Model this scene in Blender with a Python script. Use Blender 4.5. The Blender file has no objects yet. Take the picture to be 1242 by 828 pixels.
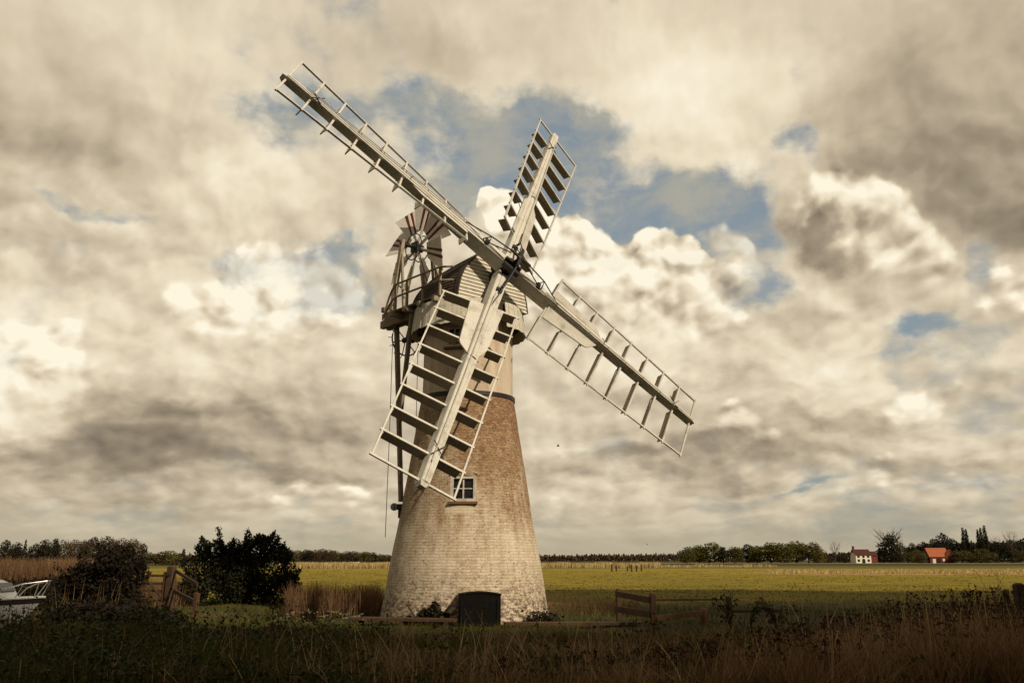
import bpy, bmesh, math, random
import numpy as np
from math import sin, cos, pi, radians, sqrt, atan2
from mathutils import Vector, Matrix

random.seed(7)
rng = np.random.default_rng(11)
scene = bpy.context.scene
COL = scene.collection
V = Vector

# ------------------------------------------------------------------ camera
PITCH = math.atan((678.5 - 414) / 1046.8)
cam_data = bpy.data.cameras.new("camera")
cam_data.sensor_width = 36.0
cam_data.lens = 1046.8 / 1242 * 36
cam_data.clip_start = 0.1
cam_data.clip_end = 20000
camera = bpy.data.objects.new("camera", cam_data)
COL.objects.link(camera)
camera.location = (0, 0, 1.65)
camera.rotation_euler = (pi / 2 + PITCH, 0, 0)
scene.camera = camera


def ray(px, py):
    """world direction seen at photo pixel (1242 x 828)"""
    x, y = (px - 621) / 1046.8, (py - 414) / 1046.8
    return V((x, cos(PITCH) + y * sin(PITCH), sin(PITCH) - y * cos(PITCH)))


def on_ground(px, dist):
    d = ray(px, 690)
    return V((d.x / d.y * dist, dist, 0))


def azel(px, py):
    d = ray(px, py).normalized()
    return atan2(d.x, d.y), math.asin(d.z)


# ------------------------------------------------------------------ node expressions
class X:
    """a float or vector socket with operators"""
    def __init__(self, g, s):
        self.g, self.s = g, s

    def _m(self, op, b=None, c=None, swap=False):
        n = self.g.nodes.new("ShaderNodeMath")
        n.operation = op
        ins = [self, b] if not swap else [b, self]
        if c is not None:
            ins.append(c)
        for i, v in enumerate(ins):
            if v is None:
                continue
            if isinstance(v, X):
                self.g.links.new(v.s, n.inputs[i])
            else:
                n.inputs[i].default_value = v
        return X(self.g, n.outputs[0])

    def __add__(s, o): return s._m("ADD", o)
    __radd__ = __add__
    def __mul__(s, o): return s._m("MULTIPLY", o)
    __rmul__ = __mul__
    def __sub__(s, o): return s._m("SUBTRACT", o)
    def __rsub__(s, o): return s._m("SUBTRACT", o, swap=True)
    def __truediv__(s, o): return s._m("DIVIDE", o)
    def pow(s, o): return s._m("POWER", o)
    def max(s, o): return s._m("MAXIMUM", o)
    def min(s, o): return s._m("MINIMUM", o)
    def fn(s, op, *a): return s._m(op, *a)

    def ss(s, lo, hi, a=0.0, b=1.0):
        n = s.g.nodes.new("ShaderNodeMapRange")
        n.interpolation_type = "SMOOTHSTEP"
        s.g.links.new(s.s, n.inputs[0])
        for i, v in enumerate((lo, hi, a, b)):
            n.inputs[i + 1].default_value = v
        return X(s.g, n.outputs[0])


def xyz(g, vec):
    n = g.nodes.new("ShaderNodeSeparateXYZ")
    g.links.new(vec, n.inputs[0])
    return [X(g, o) for o in n.outputs]


def comb(g, x, y, z=0.0):
    n = g.nodes.new("ShaderNodeCombineXYZ")
    for i, v in enumerate((x, y, z)):
        if isinstance(v, X):
            g.links.new(v.s, n.inputs[i])
        else:
            n.inputs[i].default_value = v
    return n.outputs[0]


def vop(g, op, a, b=None, scale=None):
    n = g.nodes.new("ShaderNodeVectorMath")
    n.operation = op
    for i, v in enumerate((a, b)):
        if v is None:
            continue
        if hasattr(v, "links"):
            g.links.new(v, n.inputs[i])
        else:
            n.inputs[i].default_value = v
    if scale is not None:
        if isinstance(scale, X):
            g.links.new(scale.s, n.inputs["Scale"])
        else:
            n.inputs["Scale"].default_value = scale
    return n.outputs["Value"] if op in ("DOT_PRODUCT", "LENGTH", "DISTANCE") else n.outputs[0]


def noise(g, vec, scale=5, detail=6, rough=0.55, lac=2.0, dist=0.0, color=False, dim="3D"):
    n = g.nodes.new("ShaderNodeTexNoise")
    n.noise_dimensions = dim
    if vec is not None:
        g.links.new(vec, n.inputs["Vector"])
    n.inputs["Scale"].default_value = scale
    n.inputs["Detail"].default_value = detail
    n.inputs["Roughness"].default_value = rough
    n.inputs["Lacunarity"].default_value = lac
    n.inputs["Distortion"].default_value = dist
    return n.outputs["Color"] if color else X(g, n.outputs[0])


def voro(g, vec, scale=5, feature="F1", detail=0, rough=0.5, rand=1.0, smooth=0.5, out="Distance", dim="3D"):
    n = g.nodes.new("ShaderNodeTexVoronoi")
    n.voronoi_dimensions = dim
    n.feature = feature
    if vec is not None:
        g.links.new(vec, n.inputs["Vector"])
    n.inputs["Scale"].default_value = scale
    n.inputs["Randomness"].default_value = rand
    if "Detail" in n.inputs:
        n.inputs["Detail"].default_value = detail
        n.inputs["Roughness"].default_value = rough
    if "Smoothness" in n.inputs and feature == "SMOOTH_F1":
        n.inputs["Smoothness"].default_value = smooth
    return n.outputs["Color"] if out == "Color" else X(g, n.outputs["Distance"])


def mixc(g, fac, a, b, mode="MIX"):
    n = g.nodes.new("ShaderNodeMix")
    n.data_type = "RGBA"
    n.blend_type = mode
    n.clamp_factor = True
    for i, v in ((0, fac), (6, a), (7, b)):
        if isinstance(v, X):
            g.links.new(v.s, n.inputs[i])
        elif hasattr(v, "links"):
            g.links.new(v, n.inputs[i])
        elif i == 0:
            n.inputs[0].default_value = v
        else:
            n.inputs[i].default_value = (*v, 1)
    return n.outputs[2]


def ramp(g, fac, stops, interp="LINEAR"):
    n = g.nodes.new("ShaderNodeValToRGB")
    n.color_ramp.interpolation = interp
    el = n.color_ramp.elements
    while len(el) < len(stops):
        el.new(0.5)
    for e, (p, c) in zip(el, stops):
        e.position = p
        e.color = (*c, 1)
    g.links.new(fac.s if isinstance(fac, X) else fac, n.inputs[0])
    return n.outputs[0]


# ------------------------------------------------------------------ light
SUN_EL, SUN_AZ = radians(36), radians(40)      # azimuth measured from straight behind the camera towards the right
SUN_DIR = V((sin(SUN_AZ) * cos(SUN_EL), -cos(SUN_AZ) * cos(SUN_EL), sin(SUN_EL)))
sun_data = bpy.data.lights.new("sun", "SUN")
sun_data.energy = 4.0
sun_data.angle = radians(0.5)
sun_data.color = (1.0, 0.86, 0.66)
sun = bpy.data.objects.new("sun", sun_data)
COL.objects.link(sun)
sun.rotation_euler = SUN_DIR.to_track_quat("Z", "Y").to_euler()
sun.location = SUN_DIR * 60

# ------------------------------------------------------------------ sky
world = bpy.data.worlds.new("World")
scene.world = world
world.use_nodes = True


def build_sky():
    g = world.node_tree
    g.nodes.clear()
    out = g.nodes.new("ShaderNodeOutputWorld")
    bg = g.nodes.new("ShaderNodeBackground")
    bg.inputs[1].default_value = 0.1
    g.links.new(bg.outputs[0], out.inputs[0])
    sky = g.nodes.new("ShaderNodeTexSky")
    sky.sky_type = "NISHITA"
    sky.sun_disc = False
    sky.sun_elevation = SUN_EL
    sky.sun_rotation = atan2(SUN_DIR.x, SUN_DIR.y)
    sky.air_density = 1.3
    sky.dust_density = 2.5
    tc = g.nodes.new("ShaderNodeTexCoord")
    d = vop(g, "NORMALIZE", tc.outputs["Generated"])
    x, y, z = xyz(g, d)
    az = x.fn("ARCTAN2", y)
    el = z.fn("ARCSINE")
    elp = el.max(0.0)
    yc = elp * 0.75 + (elp + 0.06).fn("LOGARITHM", math.e) * 0.17     # flattens the clouds towards the horizon
    q = comb(g, az, yc, 0.0)
    p = comb(g, az, el, 0.0)
    # gentle warp so that placed masses get cloud-like outlines
    w1 = vop(g, "SUBTRACT", noise(g, q, 6, 6, 0.56, color=True, dim="2D"), (0.5, 0.5, 0.5))
    pw = vop(g, "ADD", p, vop(g, "MULTIPLY", w1, (0.20, 0.15, 0)))

    def blobs(lst, start=0.0):
        tot = start
        for (px, py, rx, ry, amp) in lst:
            a, e = azel(px, py)
            sx, sy = 1046 / rx, 1046 / ry
            v = g.nodes.new("ShaderNodeVectorMath")
            v.operation = "MULTIPLY_ADD"
            g.links.new(pw, v.inputs[0])
            v.inputs[1].default_value = (sx, sy, 0)
            v.inputs[2].default_value = (-a * sx, -e * sy, 0)
            dd = X(g, vop(g, "DOT_PRODUCT", v.outputs[0], v.outputs[0]))
            tot = X.fn(dd._m("POWER", math.exp(-1), swap=True), "MULTIPLY_ADD", amp, tot)
        return tot

    COVER = [  # px, py, rx, ry: where blue shows (-) and where cloud stands (+)
        (480, 130, 130, 34, -0.40), (590, 205, 120, 50, -0.44), (520, 165, 30, 40, 0.22), (345, 165, 50, 45, -0.46),
        (700, 150, 90, 30, -0.36), (775, 262, 110, 48, -0.52), (610, 150, 170, 55, -0.24), (560, 240, 90, 50, -0.3), (890, 262, 70, 40, -0.46), (1090, 420, 50, 22, -0.30),
        (1000, 180, 40, 40, -0.50), (920, 335, 40, 45, -0.40), (265, 310, 34, 24, -0.44), (105, 245, 55, 18, -0.52),
        (425, 322, 34, 28, -0.62), (1190, 335, 30, 45, -0.28), (1140, 405, 34, 30, -0.28),
        (1200, 440, 50, 20, -0.2), (975, 595, 60, 10, -0.3), (830, 430, 30, 20, -0.2),
        (40, 150, 110, 70, 0.35), (150, 130, 90, 60, 0.25), (30, 250, 40, 50, 0.3), (240, 230, 70, 40, 0.3),
        (850, 100, 120, 80, 0.45), (1170, 150, 110, 110, 0.4), (640, 50, 200, 50, 0.3), (690, 390, 200, 60, 0.35), (1050, 300, 80, 50, 0.2),
    ]
    BRIGHT = [  # lit parts (+) and grey bases (-)
        (860, 100, 140, 90, 0.26), (730, 60, 100, 70, 0.12), (55, 440, 70, 60, 0.34), (330, 335, 90, 36, 0.22),
        (290, 235, 90, 45, 0.24), (200, 25, 190, 40, 0.14), (1000, 430, 120, 36, 0.14), (420, 605, 70, 12, 0.16), (760, 400, 160, 40, 0.16),
        (1190, 170, 140, 140, -0.26), (1200, 290, 60, 60, -0.18), (995, 285, 42, 26, -0.34), (430, 60, 150, 36, -0.10), (1050, 150, 60, 60, -0.10),
        (90, 180, 110, 40, -0.10), (60, 545, 190, 34, -0.40), (270, 505, 170, 36, -0.30), (330, 575, 140, 16, -0.20),
        (120, 605, 260, 12, -0.14), (450, 520, 110, 26, -0.12), (790, 565, 190, 22, -0.30), (1000, 510, 130, 20, -0.26), (880, 462, 100, 16, -0.16),
        (1190, 555, 90, 16, -0.20), (930, 390, 80, 22, -0.16), (760, 470, 150, 22, -0.10), (560, 40, 100, 30, -0.06),
    ]
    HEADS = [  # heaps of cumulus: (height of the shaded base in the photo, weight, crisp, [puffs])
        (430, 1.0, True, [(590, 243, 15), (612, 258, 24), (640, 275, 32), (690, 300, 46), (668, 335, 50), (742, 336, 48), (795, 326, 40), (822, 306, 24), (845, 352, 44), (770, 380, 70), (872, 372, 36), (700, 390, 60)]),
        (385, 0.72, False, [(868, 296, 24), (896, 304, 20), (915, 330, 22), (985, 248, 24), (1012, 232, 28), (1044, 228, 26), (1080, 262, 36), (1110, 300, 38), (1135, 340, 32), (1050, 275, 40)]),
        (440, 0.62, False, [(290, 342, 34), (330, 330, 40), (375, 340, 38), (420, 366, 34), (330, 372, 70), (235, 380, 44)]),
        (530, 0.62, False, [(25, 430, 44), (70, 440, 44), (50, 478, 50), (1228, 355, 36)]),
        (550, 0.50, False, [(885, 512, 28), (915, 526, 26), (1150, 482, 34), (1105, 495, 28)]),
        (640, 0.42, False, [(680, 618, 22), (1070, 580, 30), (360, 602, 24), (430, 606, 24)]),
    ]
    fine = vop(g, "ADD", q, vop(g, "MULTIPLY", w1, (0.05, 0.05, 0)))
    n_big = noise(g, fine, 3.6, 8, 0.50, dim="2D")
    n_off = noise(g, vop(g, "ADD", fine, (0.024, 0.040, 0)), 3.6, 6, 0.48, dim="2D")
    n_wisp = noise(g, vop(g, "MULTIPLY", fine, (1.0, 1.7, 0)), 11, 6, 0.6, dim="2D")
    bil = voro(g, fine, 17, "SMOOTH_F1", 2, 0.55, smooth=0.35, dim="2D")
    bil_off = voro(g, vop(g, "ADD", fine, (0.010, 0.016, 0)), 17, "SMOOTH_F1", 2, 0.55, smooth=0.35, dim="2D")
    puff = bil_off - bil                       # each puff brighter on its sunward upper right
    dens = blobs(COVER, 0.80) + (n_big - 0.5) * 1.1 + (n_wisp - 0.5) * 0.55 + (0.40 - bil) * 0.15
    alpha = dens.ss(0.28, 0.74)
    relief = ((n_big - n_off) * 0.95 + puff * 0.25) * el.ss(0.28, 0.56, 1.0, 0.35)
    bright = blobs(BRIGHT, 0.585) + relief + (n_big - 0.5) * 0.22
    edge = dens.ss(0.45, 0.95, 0.10, 0.0)
    bright = bright + edge
    ph = vop(g, "ADD", p, vop(g, "MULTIPLY", w1, (0.050, 0.042, 0)))
    cum_a, cum_b = None, None
    for base, wt, crisp, puffs in HEADS:
        eb = azel(621, base)[1]
        S = 0.0
        for (px, py, r) in puffs:
            a, e = azel(px, py)
            v = g.nodes.new("ShaderNodeVectorMath")
            v.operation = "MULTIPLY_ADD"
            sc_ = 1046 / r
            g.links.new(ph, v.inputs[0])
            v.inputs[1].default_value = (sc_, sc_, 0)
            v.inputs[2].default_value = (-a * sc_, -e * sc_, 0)
            dd = X(g, vop(g, "DOT_PRODUCT", v.outputs[0], v.outputs[0]))
            ex = dd._m("POWER", math.exp(-1), swap=True)
            S = ex if isinstance(S, float) else S + ex
        span = max(0.012, (max(azel(a, b)[1] for a, b, _ in puffs) - eb) * 0.75)
        lift = el.ss(eb, eb + span)
        lo, hi = (0.33, 0.50) if crisp else (0.22, 0.85)
        A = (S + (0.42 - bil) * (0.55 if crisp else 0.8)).ss(lo, hi) * lift.fn("SQRT") * wt
        Bv = lift * 0.19 + S.min(1.6) * 0.045
        cum_a = A if cum_a is None else cum_a.max(A)
        cum_b = A * Bv if cum_b is None else cum_b.max(A * Bv)
    bright = bright + cum_b + cum_a * (puff * 0.85 + 0.02)
    alpha = alpha.max(cum_a)
    bright = bright.max(0.0).min(1.0)
    k = 10.0
    cl = ramp(g, bright, [
        (0.0, (0.195, 0.158, 0.112)), (0.25, (0.345, 0.282, 0.198)), (0.5, (0.590, 0.493, 0.350)),
        (0.75, (0.83, 0.720, 0.530)), (1.0, (1.0, 0.920, 0.735))], "LINEAR")
    cl = vop(g, "SCALE", cl, None, k)
    hz = mixc(g, 0.72, mixc(g, 1.0, sky.outputs[0], (0.95, 1.0, 1.06), "MULTIPLY"), (0.265 * k, 0.310 * k, 0.325 * k))
    hz = mixc(g, n_wisp.ss(0.30, 0.70) * 0.75, hz, (0.46 * k, 0.425 * k, 0.33 * k))
    c = mixc(g, alpha, hz, cl)
    # pale warm air low over the fields
    low = el.ss(0.005, 0.075, 0.88, 0.0)
    c = mixc(g, low, c, (0.44 * k, 0.385 * k, 0.27 * k))
    # unseen sky overhead and behind, darkened to cut the fill light
    fill_dim = (y * -1.0 + el * 0.9 + (n_big - 0.5) * 0.5).ss(-0.28, 0.25)
    c = mixc(g, fill_dim * 0.68, c, (0.10 * k, 0.088 * k, 0.068 * k))
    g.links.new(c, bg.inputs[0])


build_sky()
world.cycles.sampling_method = "MANUAL"
world.cycles.sample_map_resolution = 512
vs = scene.view_settings
vs.view_transform = "Standard"
vs.look = "None"
vs.exposure = 0
vs.gamma = 1
vs.use_curve_mapping = False

# ------------------------------------------------------------------ mesh helpers
class MB:
    """collects shapes and links them as ONE mesh object"""
    def __init__(self):
        self.v, self.f, self.m = [], [], []

    def add(self, vs, fs, mi=0):
        o = len(self.v)
        self.v += [tuple(p) for p in vs]
        self.f += [tuple(i + o for i in f) for f in fs]
        self.m += [mi] * len(fs)
        return self

    def box(self, c, hx, hy, hz, mi=0):
        c, hx, hy, hz = V(c), V(hx), V(hy), V(hz)
        vs = [c + hx * a + hy * b + hz * d for d in (-1, 1) for b in (-1, 1) for a in (-1, 1)]
        return self.add(vs, [(0, 2, 3, 1), (4, 5, 7, 6), (0, 1, 5, 4), (2, 6, 7, 3), (0, 4, 6, 2), (1, 3, 7, 5)], mi)

    def beam(self, p0, p1, side, nrm, w0, h0, w1=None, h1=None, mi=0, ch=0.0):
        """tapered bar from p0 to p1; side and nrm are the unit directions of width and depth (full sizes w, h)"""
        w1, h1 = w0 if w1 is None else w1, h0 if h1 is None else h1
        p0, p1, s, n = V(p0), V(p1), V(side).normalized(), V(nrm).normalized()
        vs = []
        for p, w, h in ((p0, w0, h0), (p1, w1, h1)):
            vs += [p - s * w / 2 - n * h / 2, p + s * w / 2 - n * h / 2, p + s * w / 2 + n * h / 2, p - s * w / 2 + n * h / 2]
        return self.add(vs, [(0, 3, 2, 1), (4, 5, 6, 7), (0, 1, 5, 4), (1, 2, 6, 5), (2, 3, 7, 6), (3, 0, 4, 7)], mi)

    def bar(self, p0, p1, w, h, mi=0):
        d = (V(p1) - V(p0)).normalized()
        s = d.cross(V((0, 0, 1)))
        if s.length < 1e-3:
            s = V((1, 0, 0))
        s.normalize()
        return self.beam(p0, p1, s, s.cross(d), w, h, mi=mi)

    def tube(self, pts, r, n=8, mi=0):
        pts = [V(p) for p in pts]
        rs = r if isinstance(r, (list, tuple)) else [r] * len(pts)
        vs, fs = [], []
        ref = V((0.31, 0.22, 0.92))
        for i, p in enumerate(pts):
            d = (pts[min(i + 1, len(pts) - 1)] - pts[max(i - 1, 0)]).normalized()
            a = d.cross(ref)
            if a.length < 0.05:
                a = d.cross(V((1, 0, 0)))
            a.normalize()
            b = d.cross(a)
            vs += [p + (a * cos(2 * pi * k / n) + b * sin(2 * pi * k / n)) * rs[i] for k in range(n)]
        for i in range(len(pts) - 1):
            fs += [(i * n + k, i * n + (k + 1) % n, (i + 1) * n + (k + 1) % n, (i + 1) * n + k) for k in range(n)]
        fs += [tuple(range(n - 1, -1, -1)), tuple((len(pts) - 1) * n + k for k in range(n))]
        return self.add(vs, fs, mi)

    def lathe(self, c, prof, n=48, mi=0, axis=None):
        c = V(c)
        if axis is None:
            ax, bx, cx = V((1, 0, 0)), V((0, 1, 0)), V((0, 0, 1))
        else:
            cx = V(axis).normalized()
            ax = cx.orthogonal().normalized()
            bx = cx.cross(ax)
        vs, fs = [], []
        for r, z in prof:
            vs += [c + (ax * cos(2 * pi * k / n) + bx * sin(2 * pi * k / n)) * r + cx * z for k in range(n)]
        for i in range(len(prof) - 1):
            fs += [(i * n + k, i * n + (k + 1) % n, (i + 1) * n + (k + 1) % n, (i + 1) * n + k) for k in range(n)]
        return self.add(vs, fs, mi)

    def prism(self, poly, ext, mi=0):
        """closed polygon (3-D points) pushed along ext"""
        n = len(poly)
        e = V(ext)
        vs = [V(p) for p in poly] + [V(p) + e for p in poly]
        fs = [tuple(range(n - 1, -1, -1)), tuple(range(n, 2 * n))] + [(i, (i + 1) % n, n + (i + 1) % n, n + i) for i in range(n)]
        return self.add(vs, fs, mi)

    def build(self, name, mats, parent=None, smooth=False, bevel=0.0, fix=True):
        base = V((0, 0, 0))
        p = parent
        while p is not None:
            base += p.location
            p = p.parent
        me = bpy.data.meshes.new(name)
        me.from_pydata([tuple(V(q) - base) for q in self.v], [], self.f)
        mats = mats if isinstance(mats, (list, tuple)) else [mats]
        for m in mats:
            me.materials.append(m)
        if len(mats) > 1:
            me.polygons.foreach_set("material_index", self.m)
        if fix:
            bm = bmesh.new()
            bm.from_mesh(me)
            bmesh.ops.recalc_face_normals(bm, faces=bm.faces)
            bm.to_mesh(me)
            bm.free()
        if smooth:
            me.polygons.foreach_set("use_smooth", [True] * len(me.polygons))
            me.set_sharp_from_angle(angle=radians(40))
        o = bpy.data.objects.new(name, me)
        COL.objects.link(o)
        if parent is not None:
            o.parent = parent
        if bevel:
            b = o.modifiers.new("bevel", "BEVEL")
            b.width = bevel
            b.segments = 1
            b.limit_method = "ANGLE"
        return o


def mesh_np(name, verts, faces, mat, parent=None, smooth=False):
    """object from numpy arrays: verts (N,3), faces (M,k)"""
    verts = np.asarray(verts, dtype=np.float32)
    faces = np.asarray(faces, dtype=np.int32)
    me = bpy.data.meshes.new(name)
    me.vertices.add(len(verts))
    me.vertices.foreach_set("co", verts.ravel())
    k = faces.shape[1]
    me.loops.add(faces.size)
    me.loops.foreach_set("vertex_index", faces.ravel())
    me.polygons.add(len(faces))
    me.polygons.foreach_set("loop_start", np.arange(0, faces.size, k, dtype=np.int32))
    me.polygons.foreach_set("loop_total", np.full(len(faces), k, dtype=np.int32))
    me.update(calc_edges=True)
    if smooth:
        me.polygons.foreach_set("use_smooth", np.ones(len(faces), dtype=bool))
    me.materials.append(mat)
    o = bpy.data.objects.new(name, me)
    COL.objects.link(o)
    o.parent = parent
    return o


def tag(o, label=None, cat=None, group=None, kind=None):
    if label: o["label"] = label
    if cat: o["category"] = cat
    if group: o["group"] = group
    if kind: o["kind"] = kind
    return o


def thing(name, label, cat, loc=(0, 0, 0), group=None):
    o = bpy.data.objects.new(name, None)
    o.empty_display_size = 0.3
    COL.objects.link(o)
    o.location = loc
    return tag(o, label, cat, group)


def copy_tree(o, parent=None):
    c = o.copy()
    COL.objects.link(c)
    c.parent = parent
    for ch in list(o.children):
        copy_tree(ch, c)
    return c


def ordinal(i):
    return ["first", "second", "third", "fourth", "fifth", "sixth", "seventh", "eighth", "ninth", "tenth", "eleventh", "twelfth", "thirteenth", "fourteenth", "fifteenth", "sixteenth", "seventeenth", "eighteenth"][i]


# ------------------------------------------------------------------ materials
def material(name, rough=0.8, spec=0.25):
    m = bpy.data.materials.new(name)
    m.use_nodes = True
    g = m.node_tree
    b = g.nodes["Principled BSDF"]
    b.inputs["Roughness"].default_value = rough
    b.inputs["Specular IOR Level"].default_value = spec
    return m, g, b


def coords(g, kind="Object"):
    return g.nodes.new("ShaderNodeTexCoord").outputs[kind]


def bump(g, b, h, strength=0.3, dist=0.02):
    n = g.nodes.new("ShaderNodeBump")
    n.inputs["Strength"].default_value = strength
    n.inputs["Distance"].default_value = dist
    g.links.new(h.s if isinstance(h, X) else h, n.inputs["Height"])
    g.links.new(n.outputs[0], b.inputs["Normal"])


def worn(name, col, dirt, amt=0.4, scale=3.0, stretch=(1, 1, 1), rough=0.75, spec=0.25, bumps=0.15):
    """painted or plain surface with blotches of wear"""
    m, g, b = material(name, rough, spec)
    p = vop(g, "MULTIPLY", coords(g), stretch)
    a = noise(g, p, scale, 8, 0.65)
    c = noise(g, p, scale * 9, 4, 0.6)
    f = (a * 0.7 + c * 0.3).ss(0.62 - amt * 0.45, 0.80 - amt * 0.25)
    base = mixc(g, f, col, dirt)
    base = mixc(g, c * 0.5, base, tuple(x * 0.82 for x in col))
    g.links.new(base, b.inputs["Base Color"])
    bump(g, b, c, bumps, 0.01)
    return m


def random_leaf(name, cols, rough=0.6, trans=0.0, spec=0.2, nscale=None):
    """foliage: colour picked per leaf, plus broad patches"""
    m, g, b = material(name, rough, spec)
    geo = g.nodes.new("ShaderNodeNewGeometry")
    r = X(g, geo.outputs["Random Per Island"])
    if nscale:
        r = r * 0.6 + noise(g, coords(g, "Object"), nscale, 3, 0.5) * 0.8 - 0.2
    n = len(cols)
    g.links.new(ramp(g, r, [(i / (n - 1), c) for i, c in enumerate(cols)]), b.inputs["Base Color"])
    if trans:
        t = g.nodes.new("ShaderNodeBsdfTranslucent")
        g.links.new(b.inputs["Base Color"].links[0].from_socket, t.inputs[0])
        mx = g.nodes.new("ShaderNodeMixShader")
        mx.inputs[0].default_value = trans
        g.links.new(b.outputs[0], mx.inputs[1])
        g.links.new(t.outputs[0], mx.inputs[2])
        g.links.new(mx.outputs[0], g.nodes["Material Output"].inputs[0])
    return m


M = {}
M["white"] = worn("white_paint", (0.63, 0.60, 0.525), (0.27, 0.23, 0.165), 0.36, 2.6, (1, 1, 1), 0.6, 0.3)
M["shutter"] = worn("shade_grey_shutters", (0.34, 0.29, 0.215), (0.17, 0.135, 0.09), 0.35, 3.0, (1, 1, 1), 0.75)  # grey darkened to stand in for shade on the undersides, plus wear blotches
M["white_old"] = worn("weathered_white_paint", (0.53, 0.49, 0.41), (0.24, 0.19, 0.13), 0.42, 3.5, (1, 1, 0.4), 0.75)
M["board"] = worn("gable_boards", (0.62, 0.575, 0.475), (0.28, 0.23, 0.165), 0.35, 3.0, (1, 1, 3), 0.75)
M["cap_dark"] = worn("tarred_boards", (0.085, 0.06, 0.042), (0.035, 0.024, 0.018), 0.5, 3.0, (1, 1, 3), 0.7)
M["timber"] = worn("weathered_timber", (0.25, 0.205, 0.15), (0.09, 0.066, 0.046), 0.45, 4.0, (1, 1, 1), 0.85)
M["timber_grey"] = worn("grey_timber", (0.36, 0.30, 0.22), (0.13, 0.095, 0.065), 0.4, 4.0, (1, 1, 1), 0.85)
M["timber_brown"] = worn("brown_timber", (0.17, 0.088, 0.045), (0.06, 0.034, 0.02), 0.45, 4.0, (1, 1, 1), 0.85)
M["timber_gate"] = worn("gate_timber", (0.085, 0.046, 0.025), (0.035, 0.02, 0.012), 0.45, 4.0, (1, 1, 1), 0.85)
M["timber_dark"] = worn("dark_timber", (0.055, 0.036, 0.024), (0.022, 0.015, 0.011), 0.45, 5.0, (1, 1, 1), 0.85)
M["iron"] = worn("black_iron", (0.018, 0.016, 0.015), (0.05, 0.03, 0.02), 0.25, 8.0, (1, 1, 1), 0.5, 0.4)
M["tar"] = worn("black_tar", (0.006, 0.005, 0.0045), (0.015, 0.011, 0.008), 0.3, 4.0, (1, 1, 1), 0.85, 0.08)
M["fan_red"] = worn("dark_red_paint", (0.16, 0.032, 0.022), (0.07, 0.02, 0.014), 0.3, 5.0, (1, 1, 1), 0.6)
M["fan_white"] = worn("fan_grey_paint", (0.80, 0.76, 0.67), (0.50, 0.44, 0.35), 0.3, 4.0, (1, 1, 1), 0.65)
M["hull_white"] = worn("boat_white", (0.46, 0.46, 0.44), (0.26, 0.25, 0.22), 0.25, 2.0, (1, 1, 1), 0.3, 0.5, 0.02)
M["hull_dark"] = worn("boat_dark_stripe", (0.03, 0.022, 0.02), (0.05, 0.03, 0.025), 0.2, 3.0, (1, 1, 1), 0.4, 0.5, 0.02)
M["steel"], _g, _b = material("rail_steel", 0.25, 0.5)
_b.inputs["Base Color"].default_value = (0.62, 0.60, 0.56, 1)
_b.inputs["Metallic"].default_value = 0.9
M["glass"], _g, _b = material("dark_glass", 0.08, 0.5)
_b.inputs["Base Color"].default_value = (0.012, 0.012, 0.013, 1)
M["rope"], _g, _b = material("chain_rope", 0.9, 0.1)
_b.inputs["Base Color"].default_value = (0.16, 0.12, 0.085, 1)


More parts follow.
